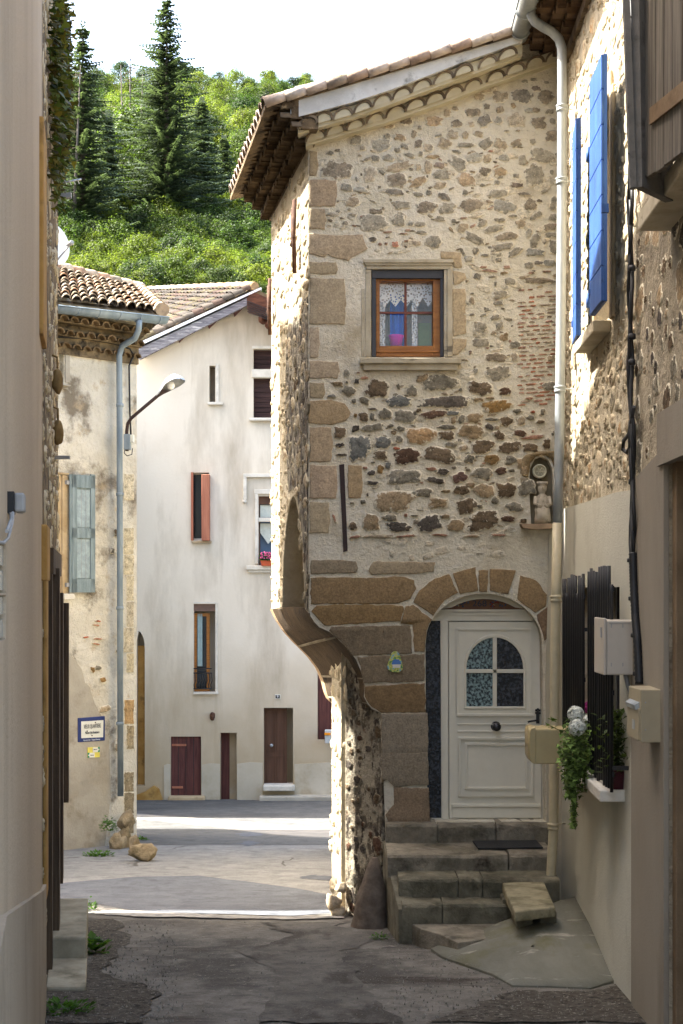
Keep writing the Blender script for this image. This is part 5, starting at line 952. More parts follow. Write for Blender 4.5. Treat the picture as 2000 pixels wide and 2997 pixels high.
mb = MB(); mb.prism([[LPn.pt(-.3, 8.9, .45), LPn.pt(LPn.L, 8.9, .45), LPn.pt(LPn.L, 10.6, -4.5), LPn.pt(-.3, 10.6, -4.5)]], (0, 0, .12), 0); mb.build('roof', m_terra, LH)
jb = thing('junction_box', LPn.P(37, 1465, .04), 'grey plastic junction box on the beige plaster with its cable hanging', 'junction box')
a, z0 = LPn.px(36, 1500, .02); _, z1 = LPn.px(24, 1422, .02); mb = MB(); mb.pbox(LPn, a-.16, z0, a-.02, z1, 0, .025); mb.build('base', m_blk, jb); mb = MB(); mb.pbox(LPn, a-.155, z0+.004, a-.03, z1-.004, .025, .065); mb.build('cover', m_grey, jb, .01)
wire([LPn.P(x, y, .03) for x, y in ((33, 1500), (33, 1520), (24, 1545), (20, 1555))], .007).build('cable', m_grey, jb); wire([LPn.P(x, y, .025) for x, y in ((38, 1500), (36, 1530), (24, 1575), (10, 1590), (-20, 1582))], .006).build('cable', m_grey, jb)
# second left house, a sliver of old stone
YE = 14.93
QP = Plane((XL(10)-.02, 10.0), (XL(YE), YE)); QH = thing('old_stone_house', (-2.6, 12.5, gz(12.5)), 'narrow view of an old rubble house with timber door posts beyond the beige plaster', 'house')
wl = MB(); wl.prism([[QP.pt(a, z) for a, z in ((0, -2.5), (QP.L, -2.5), (QP.L, 8.2), (QP.L-.38, 8.25), (QP.L-.5, 9.15), (QP.L*.1, 9.9), (0, 9.9))]], -QP.n*.5, 0)
wl.prism([[QP.pt(QP.L, z, d) for d, z in ((-.0, -2.5), (0, 8.2), (-4.6, 9.0), (-4.6, -2.5))]], -QP.u*.4, 0)
scatter(wl, QP, .05, QP.L-.03, gz(13), 7.7, 420, .06, .30, ['b', 't', 'g', 'd', 'b', 'b'], 1, .016, 71, None, .7, k=.7)
wl.build('wall', [mat('ochre_brown_mortar', two(sc(130, 110, 80), sc(166, 144, 108)), 3, over=((sc(84, 68, 50), 8, (1, 1, .5), .48, .56), (sc(60, 50, 40), 12, (1, 1, .5), .54, .6)), bump=((6, .9), (20, .8)), bdist=.05), m_bstone], QH)
mb = MB(); mb.prism([[QP.pt(-.2, 9.92, .05), QP.pt(QP.L-.45, 9.25, .05), QP.pt(QP.L-.45, 9.85, -4.6), QP.pt(-.2, 10.6, -4.6)]], (0, 0, .1), 0); mb.build('roof', m_terra, QH)
for (x0, x1, y0, y1, d, m_) in ((128, 137, 380, 1000, .05, m_ochre), (139, 147, 1540, 1700, .06, m_ochre), (137, 142, 1640, 2620, .03, m_ochre)):
    a0, a1 = QP.px(x0, 1500, d)[0], QP.px(x1, 1500, d)[0]; z0, z1 = QP.px((x0+x1)/2, y1, d)[1], QP.px((x0+x1)/2, y0, d)[1]; mb = MB(); mb.pbox(QP, a0, z0, a1, z1, 0, d); mb.build('corner_stone', m_, QH, .01)
MB().prism([[Vector((-3.28, YE, 4.95)), Vector((-3.28, YE, 8.35)), Vector((-5.2, YE, 8.35)), Vector((-5.2, YE, 7.75))]], (0, 16.55-YE, 0), 0).build('shading_block', m_wood, QH)  # unseen block added past the wall end to shade the side wall opposite
dd = MB()
for (Y0, Y1, z1_, d) in ((11.2, 11.4, 2.15, .05), (11.75, 12.05, 2.2, .09), (12.6, 12.9, 2.0, .10), (13.6, 13.85, 1.9, .13)):
    aa = lambda Y: (Y-10)/QP.u.y; dd.pbox(QP, aa(Y0), .05 if Y0 > 13 else (-.5 if Y0 > 12 else -1.0), aa(Y1), z1_, 0, d)
dd.pbox(QP, (11.2-10)/QP.u.y, 2.15, (13.9-10)/QP.u.y, 2.35, 0, .06)
dd.build('timber_frame', mat('dark_timber', two(sc(66, 54, 43), sc(100, 84, 66)), 5, (6, 6, .3), over=((sc(140, 116, 88), 6, (12, 12, .2), .6, .68),), bump=((20, .4),)), QH)
for x, y, Y, s_ in ((168, 1115, 12.9, .11), (170, 1265, 13.2, .11)):
    mb = MB(); c = P(x, y, Y); mb.rock(c, (.05, .05, s_), x, amp=.15); mb.tube([c+UP*s_, c+UP*(s_+.1), c+Vector((-.1, 0, s_+.14))], .01, 6); mb.build('hanging_counterweight', mat('old_ochre_wood%d' % y, two(sc(120, 96, 58), sc(150, 124, 80)), 8, bump=((20, .4),)), QH)
mb = MB(); c = P(172, 1343, 13.4); mb.obox(c+Vector((-.15, 0, 0)), (.25, 0, 0), (0, .05, 0), (0, 0, .03)); mb.build('iron_bracket', m_grey, QH); mb = MB(); c = P(180, 583, 14); mb.obox(c+Vector((-.15, 0, 0)), (.24, 0, .02), (0, .05, 0), (0, 0, .05)); mb.build('iron_bracket', m_grey, QH)
for y_ in (30, 160): mb = MB(); mb.tube([P(150, y_, 14), P(172, y_-8, 14), P(188, y_+2, 14), P(186, y_+22, 14)], .018, 6); mb.build('iron_bracket', m_grey, QH)
an = thing('aerial', P(160, 540, 14), 'thin grey television aerial sticking out from the old stone wall', 'aerial')
mb = MB(); mb.tube([P(150, 540, 14), P(238, 524, 14)], .008, 6); mb.build('boom', m_alu, an); mb = MB()
for i in range(6): mb.tube([P(165+i*12, 530+2*i*0-1.5*i, 13.95), P(172+i*12, 545-1.5*i, 14.1)], .005, 5)
mb.build('elements', m_alu, an)
sd = thing('satellite_dish', P(170, 700, 20), 'white satellite dish seen edge on above the old tiled roof', 'satellite dish')
mb = MB(); c = P(160, 712, 20.0); ax = Vector((1, -.75, .15)).normalized(); rows = [(r, -.12*(r/.29)**2) for r in (0, .07, .14, .2, .26, .29)]; mb.lathe(c, [(r, h+.14) for r, h in rows]+[(.285, .015), (.2, .06), (.1, .11), (0, .13)], 28, 0, -ax); mb.build('reflector', flat('white_dish', (.75, .77, .77), .4, var=.04), sd)
mb = MB(); mb.tube([c+UP*-.27, c+ax*.3+UP*-.1], .012, 6); mb.lathe(c+ax*.3+UP*-.08, [(0, -.05), (.03, -.05), (.035, .05), (0, .05)], 10, 0, ax); mb.build('feed_arm', m_grey, sd); mb = MB(); mb.tube([c-ax*.1, c-ax*.1+Vector((.06, 0, -.75))], .02, 8); mb.build('mast', m_grey, sd)
# wild ivy on the sliver
mb = MB(); rnd = random.Random(12)
for i in range(2600):
    Yq = rnd.uniform(11.2, 15.1); a = (Yq-10)/QP.u.y; y = rnd.triangular(-60, 620, 200); p = QP.P(0, 0); z = EYE+(HOR-y)*Yq/F
    p = QP.pt(a, z, rnd.uniform(.02, .05)+abs(rnd.gauss(0, .045))*(1 if y < 480 else .4)); v = rnd.choice([.25, .4, .6, .9, 1.1]); c = (v*rnd.uniform(.8, 1.8), v*.9, v*.7, 0)
    leaf(mb, p, (rnd.uniform(-.2, 1), rnd.uniform(-1, .6), rnd.uniform(-1, .3)), UP, rnd.uniform(.05, .09), c, 0, True)
o = mb.build('wall_ivy', m_ivy); tag(o, 'green and brown ivy climbing the top of the old stone wall', 'ivy')
# left steps
ls_ = thing('side_steps', (-2.1, 11.8, gz(11.8)), 'two pale concrete steps against the left wall', 'steps')
def lstep(Y0, Y1, z1, z0, x0, x1, nm):
    mb = MB(); mb.prism([[Vector((XL(Y0)-.0, Y0, z1)), Vector((x0, Y0, z1)), Vector((x1, Y1, z1)), Vector((XL(Y1), Y1, z1))]], (0, 0, z0-z1), 0); return mb.build(nm, m_stepl, ls_, .02)
lstep(10.73, 11.6, -.87, -1.3, P(252, 0, 10.73).x, P(252, 0, 11.55).x, 'step'); lstep(11.55, 13.0, -.703, -1.5, P(253, 0, 11.55).x, P(258, 0, 13).x, 'step')
# ------------------------------------------------------------ the decayed house beyond the junction
OP = Plane((-4.21-.65, 21.7-.70), (-3.18, 22.8)); OH = thing('decayed_house', (-3.6, 22.3, gz(22.3)), 'old house with peeling plaster, mossy canal tiles and a grey blue shutter', 'house')
oe = OP.L; ow = lambda x, y, d=0: OP.px(x, y, d)
whole = [ow(168, 1000), ow(187, 1000), ow(187, 1112), ow(168, 1112)]
wl = MB(); wl.prism([[OP.pt(a, z) for a, z in ((0, -3), (oe, -3), (oe, 6.35), (0, 6.35))], [OP.pt(*p) for p in whole]], -OP.n*.3, 0)
bx = OP.pt(oe, 0); wl.prism([[bx+UP*-3, bx+UP*6.3, Vector((bx.x-1.6, bx.y+2.2, 6.3)), Vector((bx.x-1.6, bx.y+2.2, -3))]], Vector((-.3, -.2, 0)), 0)
wl.xbox(OP, 150, 980, 195, 1130, -.3, -.29, 3)
def opoly(pts, d, m): wl.prism([[OP.P(x, y, d) for x, y in pts]], -OP.n*(d-.001), m)
opoly([(140, 1900), (195, 1915), (215, 1925), (240, 1960), (250, 2000), (262, 2010), (278, 2060), (300, 2100), (290, 2130), (320, 2160), (325, 2330), (300, 2540), (140, 2540)], .02, 1)
rnd = random.Random(15)
y = 1385                                             # corner quoins right of the pipe
while y < 2440:
    h_ = rnd.uniform(48, 80); x0 = 362+(0 if rnd.random() < .5 else 8)
    c = rnd.choice([(206, 195, 170), (186, 175, 152), (200, 188, 160), (194, 182, 156)]) if y < 1900 else rnd.choice([(160, 144, 114), (180, 148, 104), (146, 132, 106), (192, 178, 146)])
    
    if rnd.random() < .75: wl.poly_stone(OP, [ow(a_, b_) for a_, b_ in ((x0, y+h_-1), (391, y+h_-1), (392, y+1), (x0, y+1))], sc(*c), 2, .012)
    y += h_
for (x, y, w_, h_, c) in ((285, 1955, .12, .07, 'g'), (300, 1990, .10, .08, 'o'), (270, 1960, .06, .1, 'o'), (345, 1905, .08, .05, 'd'), (305, 2075, .2, .1, 'lt'), (285, 1818, .09, .03, 'R'), (280, 1830, .1, .03, 'r'), (250, 1865, .08, .03, 'R'), (285, 1870, .14, .03, 'r'), (280, 1885, .12, .03, 'r'), (328, 1612, .05, .1, 'g'), (338, 1560, .05, .14, 'b'), (345, 2180, .1, .2, 'lt')):
    a, z = ow(x, y); wl.stone(OP, a, z, w_*1.3, h_, rnd.uniform(-.2, .2), sc(*CK[c]), 2, .03, seed=x)
wl.build('wall', [m_oldpl, m_oldgrey, m_stone, m_blk], OH)
mb = MB(); mb.xbox(OP, 150, 1120, 208, 1130, 0, .08); mb.xbox(OP, 150, 1130, 200, 1138, 0, .05); mb.xbox(OP, 192, 990, 205, 1120, 0, .02); mb.build('window_sill', m_oldgrey, OH, .006)
MB().xbox(OP, 168, 1000, 171, 1112, -.12, -.08).build('window', m_enam, OH)
mb = MB(); mb.xbox(OP, 150, 1380, 203, 1390, 0, .05); mb.xbox(OP, 183, 1390, 203, 1735, 0, .035); mb.xbox(OP, 150, 1735, 200, 1740, 0, .06); mb.build('window_surround', m_tan, OH, .008)
mb = MB(); mb.xbox(OP, 150, 1392, 186, 1735, .0, .01); mb.build('window', m_tan, OH)
mb = MB(); mb.xbox(OP, 205, 1388, 279, 1734, .05, .075)
for a in ((212, 1388, 279, 1430), (212, 1545, 279, 1576), (212, 1694, 279, 1734), (212, 1388, 225, 1734), (266, 1388, 279, 1734)): mb.xbox(OP, *a, .075, .10)
mb.xbox(OP, 205, 1388, 212, 1734, .075, .09); sh = mb.build('shutter', m_blued, OH, .004)
mb = MB(); mb.xbox(OP, 225.5, 1432, 265.5, 1543, .076, .082); mb.xbox(OP, 225.5, 1578, 265.5, 1692, .076, .082)
for x in (238, 251): mb.xbox(OP, x, 1432, x+.9, 1692, .0825, .084, 1)
mb.build('panel', [m_bluel, m_grey], sh)
for y_ in (1412, 1712): mb = MB(); mb.xbox(OP, 196, y_-6, 206, y_+6, .03, .08); mb.build('hinge', m_grey, sh)
MB().xbox(OP, 188, 1738, 219, 1755, 0, .14).build('stone_bracket', m_whitestone, OH, .01)
# genoise under the gutter, tiles, gutter, pipe
m_dirt = mat('dirty_genoise_mortar', two(sc(96, 82, 60), sc(140, 122, 92)), 5, over=((sc(56, 48, 38), 4, (1, 1, 1), .52, .66),), bump=((14, .7),))
mb = MB()
for t_, z_ in ((.12, 5.56), (.22, 5.74), (.32, 5.92)): course(mb, OP.pt(0, z_), OP.pt(oe+.02, z_), OP.n, t_, .19, .07, int(t_*50), (110, 92, 66))
mb.pbox(OP, 0, 5.50, oe, 6.1, -.02, .05, 0); mb.build('eave', [m_dirt, m_tile], OH)
E0, E1 = P(120, 880, 21.15), P(474, 921, 22.6); R0, R1 = P(120, 786, 23.7), P(408, 857, 25.7)
fn = lambda u, v: E0.lerp(E1, u).lerp(R0.lerp(R1, u), v)
mb = MB(); mb.prism([[E0, E1, R1, R0]], (0, 0, -.08), 1)
tco = [(190, 172, 148), (206, 188, 164), (168, 150, 128), (214, 200, 180), (184, 148, 120), (150, 138, 118)]
tilefield(mb, fn, 13, 9, tco, 14, rw=.46, lift=.05, jit=.02, curve=1.2)
hr = random.Random(2)
for A_, B_, n_ in ((R1, E1, 9), (R0, R1, 8)):
    for i in range(n_):
        p = A_.lerp(B_, i/n_)+UP*.09; q = A_.lerp(B_, (i+1.15)/n_)+UP*.085; mb.tube([p, q], [.085, .11], 10, 0, sc(*hr.choice(tco))[:3]+(0,))
B0_, B1_ = R0+Vector((-.5, 2.5, -.9)), E1+Vector((-.7, 2.0, -.05)); mb.prism([[R0, R1, B0_]], (0, 0, -.08), 1); mb.prism([[R1, E1, B1_]], (0, 0, -.08), 1)
mb.build('roof', [m_tile, m_dirt], OH)
g0, g1 = P(150, 893, 21.15)-Vector((.1, 0, 0)), P(483, 931, 22.45); mb = MB(); gutter(mb, g0, g1, .10, (OP.n.x, OP.n.y, 0))
for i in range(6): mb.tube([g0.lerp(g1, .08+i*.17)+OP.n*(math.cos(a)*.105)+UP*(math.sin(a)*.105) for a in [math.pi+math.pi*k/8 for k in range(9)]], .008, 6)
mb.build('gutter', m_zincb, OH)
pth = [P(x, y, Y) for x, y, Y in ((408, 935, 22.1), (406, 965, 22.15), (395, 990, 22.2), (358, 1012, 22.35), (349, 1040, 22.35), (350, 1200, 22.35), (351, 1700, 22.35), (353, 2330, 22.35))]
dpo = MB().tube(pth, .047, 12).build('downpipe', m_zincb, OH)
for y_ in (1186, 1447, 1780, 2118): MB().lathe(P(351, y_, 22.35), [(.047, -.03), (.058, -.02), (.058, .02), (.047, .03)], 14).build('clamp', m_zincb, dpo)
wire([OP.P(x, y, .06) for x, y in ((160, 985), (240, 990), (330, 1004), (380, 1020), (392, 1040), (378, 1070), (380, 1200), (384, 1290))], .014).build('wall_cable', m_cable, OH)
lm = thing('street_lamp', OP.P(375, 1300, .06), 'aluminium street lamp on a slanting arm from the corner of the peeling plaster house', 'street lamp')
mb = MB(); mb.tube([P(372, 1320, 22.1), P(371, 1262, 22.1), P(374, 1240, 22.05), P(384, 1224, 22.0), P(462, 1158, 21.6)], .026, 8); mb.build('arm', m_iron, lm)
mb = MB(); d = (P(530, 1108, 21.3)-P(462, 1160, 21.6)).normalized(); a0 = P(462, 1158, 21.6); side_ = d.cross(UP).normalized(); up_ = side_.cross(d)
rows = []
for t, wv, hv in ((0, .03, .03), (.08, .05, .05), (.2, .10, .10), (.33, .15, .13), (.45, .15, .12), (.5, .10, .07), (.515, .02, .01)):
    rows.append([a0+d*t+side_*(math.cos(a)*wv)+up_*(math.sin(a)*hv-.01) for a in [math.pi*i/12 for i in range(13)]])
mb.grid(rows, 0); mb.build('lamp_hood', m_alu, lm)
mb = MB(); rows2 = [[r_[0]+(r_[-1]-r_[0])*(i/6) - up_*.015*math.sin(math.pi*i/6) for i in range(7)] for r_ in rows[:3]]; mb.grid(rows2, 0); mb.build('gear_cover', m_iron, lm)
MB().rock(a0+d*.3-up_*.0, (.055, .055, .06), 0, amp=0).build('bulb', flat('white_bulb', (.75, .77, .77), .3), lm)
MB().box(P(366, 1318, 22.2), P(380, 1270, 22.05)).build('ballast_box', m_zincb, lm, .005); MB().box(P(382, 1296, 22.2), P(391, 1272, 22.1)).build('fuse_box', m_enam, lm, .004)
wire([P(x, y, 22.15) for x, y in ((366, 1310), (364, 1326), (372, 1334), (386, 1330), (388, 1312))], .007).build('cable', m_cable, lm)
sg = thing('street_sign', OP.P(269, 2136, .03), 'navy framed white enamel sign reading VIEUX QUARTIERS on the grey cement', 'sign')
mb = MB(); mb.prism([[OP.P(x, y, .035) for x, y in ((229, 2102), (308, 2096), (308, 2168), (229, 2173))]], -OP.n*.03, 0); mb.build('frame', m_navy, sg, .01)
mb = MB(); mb.prism([[OP.P(x, y, .040) for x, y in ((238, 2112), (303, 2108), (302, 2158), (238, 2161))]], -OP.n*.004, 0); mb.build('plate', m_enam, sg)
su = (OP.P(308, 2098, 0)-OP.P(229, 2103, 0)).normalized()
text('VIEUX QUARTIERS', .092, OP.P(270.5, 2126, .043), su, UP, 'lettering', m_ink, sg, .001, .42); text('Maisons Style Renaissance', .06, OP.P(270.5, 2144, .043), su, UP, 'lettering', m_ink, sg, .001, .42); text('Rue de la Cure   Tanagara Rouveray', .034, OP.P(269, 2165.5, .038), su, UP, 'lettering', m_inkw, sg, .001, .62)
mb = MB()
for x, y in ((279, 2115), (255, 2140), (269, 2153)): mb.lathe(OP.P(x, y, .038), [(0, 0), (.010, 0), (.010, .008), (0, .01)], 8, 0, OP.n)
mb.build('bolt', m_rust, sg)
s2 = thing('waymark_sign', OP.P(274, 2203, .03), 'small yellow, white and green direction sign below the navy framed sign', 'sign')
mb = MB()
def q4(x0, y0, x1, y1, m, d=.03, tk=.02): mb.prism([[OP.P(x, y-(x-257)*.05, d) for x, y in ((x0, y0), (x1, y0), (x1, y1), (x0, y1))]], -OP.n*tk, m)
q4(257, 2188, 292, 2218, 0); q4(272, 2189, 288, 2203, 1, .034, .003); q4(287, 2188, 292, 2203, 2, .035, .003); q4(257, 2203.5, 262, 2218, 2, .035, .003); q4(262, 2204, 277, 2218, 1, .034, .003)
mb.build('plate', [m_yel, m_enam, m_grn], s2)
mb = MB(); mb.prism([[OP.P(x, y, .038) for x, y in ((287, 2191), (291.5, 2194), (287, 2197.5))]], -OP.n*.002, 0); mb.prism([[OP.P(x, y, .038) for x, y in ((262, 2208), (257.6, 2211), (262, 2214))]], -OP.n*.002, 0); mb.build('arrow', m_enam, s2)
text('Valliscoeur', .022, OP.P(279, 2193.5, .0355), su, UP, 'lettering', m_ink, s2, .001, .7); text('Valliscoeur', .022, OP.P(270, 2210.5, .0355), su, UP, 'lettering', m_ink, s2, .001, .7)
# rocks and weeds at its foot
def rocks(name, items, m, label, cat):
    mb = MB()
    for c, r, s_ in items: mb.rock(c, r, s_, amp=.35)
    o = mb.build(name, m); return tag(o, label, cat)
m_rock = mat('grey_brown_rock', two(sc(122, 108, 84), sc(168, 150, 118)), 8, over=((sc(88, 80, 50), 4, (1, 1, 1), .52, .68),), bump=((14, .8), (50, .5)), bdist=.03)
p = G(425, 2522); rocks('boulder', [(p+UP*.13, (.22, .18, .15), 3)], m_rock, 'rounded beige boulder lying on the road by the corner of the decayed house', 'boulder')
p = G(395, 2505); rocks('rock', [(p+UP*.18, (.11, .12, .17), 5)], m_rock, 'small upright rock between the boulder and the corner of the decayed house', 'rock')
p = P(366, 2420, 22.2); rocks('corner_rock', [(P(372, 2400, 22.25), (.17, .2, .17), 7), (P(362, 2455, 22.15), (.17, .2, .24), 9), (P(345, 2480, 22.0), (.16, .18, .2), 2)], m_rock, 'mossy broken buttress stone under the end of the blue grey downpipe', 'rock')
m_weed = leafmat('weed_leaf', (.06, .14, .02, 1), (.08, .16, .03, 1), .3)
def weed(c, n, r, h, label, seed, s_=.05):
    mb = MB(); rnd = random.Random(seed)
    for i in range(n):
        a = rnd.uniform(0, 6.28); q = r*rnd.random()**.6; p = c+Vector((math.cos(a)*q, math.sin(a)*q*.6, h*rnd.random()*(1-q/r*.6))); v = rnd.uniform(.5, 1.3)
        leaf(mb, p, (math.cos(a), math.sin(a), rnd.uniform(-.2, 1)), UP, s_*rnd.uniform(.6, 1.3), (v, v, v*.8, 0))
    o = mb.build('weed', m_weed); return tag(o, label, 'weed')
weed(G(292, 2508), 200, .22, .09, 'green weeds at the foot of the grey cement wall', 1); weed(P(318, 2435, 21.6), 160, .12, .28, 'creeping green weed climbing the mossy buttress stone', 2)
weed(G(272, 2790), 90, .12, .14, 'long leaved green weed beside the lower pale step', 3, .09); weed(G(180, 2965), 160, .22, .09, 'green weeds at the foot of the left wall in the gravel', 4); weed(G(266, 2670), 60, .06, .18, 'small weed growing behind the upper pale step', 5, .04)
weed(G(1110, 2750), 60, .08, .06, 'tiny green tuft at the foot of the stone stairs', 6, .03)
weed(G(412, 2462), 70, .1, .08, 'small green tuft on the road behind the boulder', 8, .05)
# ------------------------------------------------------------ the cream house
CP = Plane((-9, 34.0), (1.2, 34.0)); YC = 34.0; CH = thing('cream_house', (-2, 34, gz(34)), 'tall cream rendered gable house with small windows and dark red doors', 'house')
cx = lambda x, y: CP.px(x, y)
def rect(x0, y0, x1, y1): return [(x0, y0), (x1, y0), (x1, y1), (x0, y1)]
holes = [rect(613, 1070, 630, 1178), rect(742, 1022, 810, 1080), rect(742, 1106, 810, 1222), rect(561, 1383, 612, 1582), rect(757, 1452, 820, 1658), rect(567, 1768, 630, 2025), rect(500, 2156, 589, 2330), rect(645, 2145, 693, 2362), rect(772, 2072, 858, 2300), rect(930, 1885, 1000, 2165), [(400, 2300), (400, 1875)]+[(400+24*math.sin(R(t*15)), 1895-50*math.cos(R(t*15))) for t in range(1, 6)]+[(424, 1900), (424, 2300)]]
wl = MB(); wl.prism([L3(CP, [(200, 2500), (200, 1090), (392, 1022), (742, 862), (800, 890), (1000, 960), (1100, 990), (1100, 2500)])]+[L3(CP, h) for h in holes], Vector((0, .5, 0)), 0)
rnd = random.Random(3)
low = [(420, 2500), (420, 2160), (470, 2060), (620, 2010), (700, 2000), (770, 1990), (860, 2020), (925, 2030), (1050, 2010), (1050, 2500)]
seg = [(426, 2500), (426, 2080), (470, 2065), (540, 2050), (600, 2070), (680, 2060), (740, 2075), (800, 2050), (870, 2060), (930, 2050), (1050, 2060), (1050, 2500)]
def inhole(h): return [(x, y) for x, y in h]
for x0, x1, yt in ((480, 499, 2238), (590, 644, 2236), (694, 769, 2233), (862, 1050, 2234)):
    wl.prism([L3(CP, [(x0, 2500), (x0, yt+3), ((x0+x1)/2, yt-2), (x1, yt), (x1, 2500)], .014)], Vector((0, .013, 0)), 2)
wl.prism([L3(CP, [(393, 2500), (393, 2330), (425, 2318), (450, 2300), (465, 2310), (478, 2350), (480, 2420), (480, 2500)], .10)], Vector((0, .1, 0)), 3)
wl.xbox(CP, 399, 1890, 425, 2302, -.4, -.22, 3)
wl.box((-9.5, 34.5, -3.2), (3.5, 42, 7.3), 0)
wl.box((-9.5, 28.7, -3.2), (-5.6, 34.6, 6.2), 0)  # unseen wing added to shade the road beyond the sun band
wl.build('wall', [m_cream, m_creamlow, mat('grey_cement_dado', two(sc(192, 182, 160), sc(208, 198, 178)), 1, over=((sc(168, 152, 124), .8, (1, 1, 1), .5, .7),), bump=((14, .3),)), m_ochre], CH)
vg = MB(); V = [P(398, 1012, 33.6), P(745, 846, 33.6), P(745, 882, 33.6), P(408, 1052, 33.6)]; vg.prism([V], (0, .12, 0), 0); vg.build('fascia', m_greyfascia, CH)
MB().prism([[P(394, 1008, 33.55), P(765, 840, 33.55), P(765, 846, 33.55), P(395, 1018, 33.55)]], (0, .2, 0), 0).build('verge_flashing', flat('white_flashing', (.7, .72, .74), .5), CH)
MB().prism([[P(390, 1010, 33.58), P(402, 1008, 33.58), P(406, 1045, 33.58), P(394, 1050, 33.58)]], (0, .2, 0), 0).build('verge_end', flat('pale_grey_metal', sc(190, 196, 204), .4, metal=.4), CH)
for x0, y0, x1, y1 in ((421, 1030, 462, 1004), (521, 985, 558, 960), (609, 944, 640, 924), (684, 908, 712, 890)):
    mb = MB(); mb.prism([[P(x0, y0-4, 33.7), P(x1, y1-8, 33.7), P(x1-6, y1+8, 33.7), P(x0, y0+12, 33.7)]], (0, .35, 0), 0); mb.build('rafter_end', m_redwood, CH)
V1, V2, V3 = P(398, 1008, 33.6), P(747, 845, 33.6), P(420, 857, 40); V4 = V3+(V1-V2)*.45
fn = lambda u, v: V1.lerp(V2, v).lerp(V4.lerp(V3, v), u)
mb = MB(); mb.prism([[V1, V2, V3, V4]], (0, 0, -.12), 1); tilefield(mb, fn, 30, 12, [(74, 70, 66), (60, 56, 52), (84, 78, 72), (76, 62, 56), (82, 76, 56)], 19, rw=.46, lift=.04, jit=.03)
for i in range(14): mb.tube([V2.lerp(V3, i/14)+UP*.06, V2.lerp(V3, (i+1.1)/14)+UP*.055], [.1, .13], 8, 0, sc(*hr.choice([(160, 152, 138), (148, 138, 120), (160, 134, 100)]))[:3]+(0,))
q = [P(745, 846, 33.5), P(800, 882, 33.5), P(960, 950, 33.5)]; mb.prism([[V2, P(1050, 985, 33.6), P(1050, 985, 33.6)+Vector((0, 6, 1.0)), V3+Vector((.5, 0, 0))]], (0, 0, -.1), 1)
mb.build('roof', [m_tile, m_dirt], CH)
mb = MB(); mb.prism([[P(722, 872, 33.1), P(745, 855, 33.1), P(1040, 985, 33.1), P(1040, 1035, 33.1), P(780, 920, 33.1), P(724, 905, 33.1)]], (0, .5, 0), 0)
for i in range(6): mb.prism([[P(724, 880+i*6, 33.08), P(1030, 1000+i*6, 33.08), P(1030, 1002+i*6, 33.08), P(724, 882+i*6, 33.08)]], (0, .02, 0), 1)
mb.build('eave_boards', [m_redbeam, m_blk], CH)
for x, y in ((770, 935), (788, 950)): MB().rock(P(x, y, 33.6), (.1, .3, .1), x, amp=.2).build('corbel_stone', m_redbeam, CH)
def cwin(x0, y0, x1, y1, fm, gm, fw=5, dep=.2, mid=False):
    mb = MB()
    for a in ((x0, y0, x0+fw, y1), (x1-fw, y0, x1, y1), (x0+fw, y0, x1-fw, y0+fw), (x0+fw, y1-fw, x1-fw, y1)): mb.xbox(CP, *a, -dep-.06, -dep)
    if mid: mb.xbox(CP, (x0+x1)/2-3, y0+fw, (x0+x1)/2+3, y1-fw, -dep-.06, -dep)
    o = mb.build('window', fm, CH); MB().xbox(CP, x0+fw, y0+fw, x1-fw, y1-fw, -dep-.05, -dep-.04).build('pane', gm, o); return o
MB().xbox(CP, 608, 1060, 640, 1190, -.5, -.3).build('blind_window', mat('dull_brown_wood', two(sc(120, 108, 92), sc(150, 136, 116)), 4, bump=()), CH)  # panel set back in the opening, in a mid brown wood tone
MB().xbox(CP, 608, 1176, 652, 1184, 0, .1).build('window_sill', m_whitestone, CH, .01); MB().xbox(CP, 632, 1064, 640, 1176, 0, .03).build('window_surround', m_whitestone, CH)
for h in (holes[1], holes[2]):
    mb = MB(); x0, y0, x1, y1 = h[0][0], h[0][1], h[2][0], h[2][1]; n = int((y1-y0)/13)
    for i in range(n): mb.xbox(CP, x0, y0+(y1-y0)*i/n+.6, x1+40, y0+(y1-y0)*(i+1)/n-.6, -.2, -.15)
    mb.xbox(CP, x0, y0, x1+40, y1, -.25, -.21, 1); mb.build('boarded_window', [mat('dark_boards%d' % y0, two(sc(48, 34, 32), sc(78, 56, 52)), 5, (.3, 1, 5), bump=((20, .3),)), m_blk], CH)
MB().xbox(CP, 736, 1081, 840, 1105, -.02, .05).build('window_transom', m_whitestone, CH, .02); MB().xbox(CP, 729, 1223, 840, 1231, 0, .12).build('window_sill', m_whitestone, CH, .02); MB().xbox(CP, 738, 1012, 840, 1020, 0, .04).build('window_moulding', m_whitestone, CH)
cwin(561, 1383, 612, 1582, m_enam, m_gl, 6); mb = MB(); mb.xbox(CP, 590, 1388, 613, 1582, -.18, .22); mb.build('shutter', m_salmon, CH, .01); MB().xbox(CP, 559, 1382, 565, 1582, -.1, .05).build('shutter', m_salmon, CH)
MB().xbox(CP, 561, 1582, 619, 1590, 0, .1).build('window_sill', m_creamlow, CH, .02)
w2 = cwin(757, 1446, 830, 1660, m_brdoor, m_glb, 5); MB().xbox(CP, 757, 1452, 830, 1476, -.19, -.1).build('roller_box', m_brdoor, w2)
MB().xbox(CP, 750, 1515, 840, 1527, -.12, .02).build('window_transom', m_whitestone, CH, .01)
mb = MB(); mb.xbox(CP, 720, 1655, 840, 1668, 0, .12); mb.xbox(CP, 726, 1668, 840, 1676, 0, .07); mb.build('window_sill', m_whitestone, CH, .02)
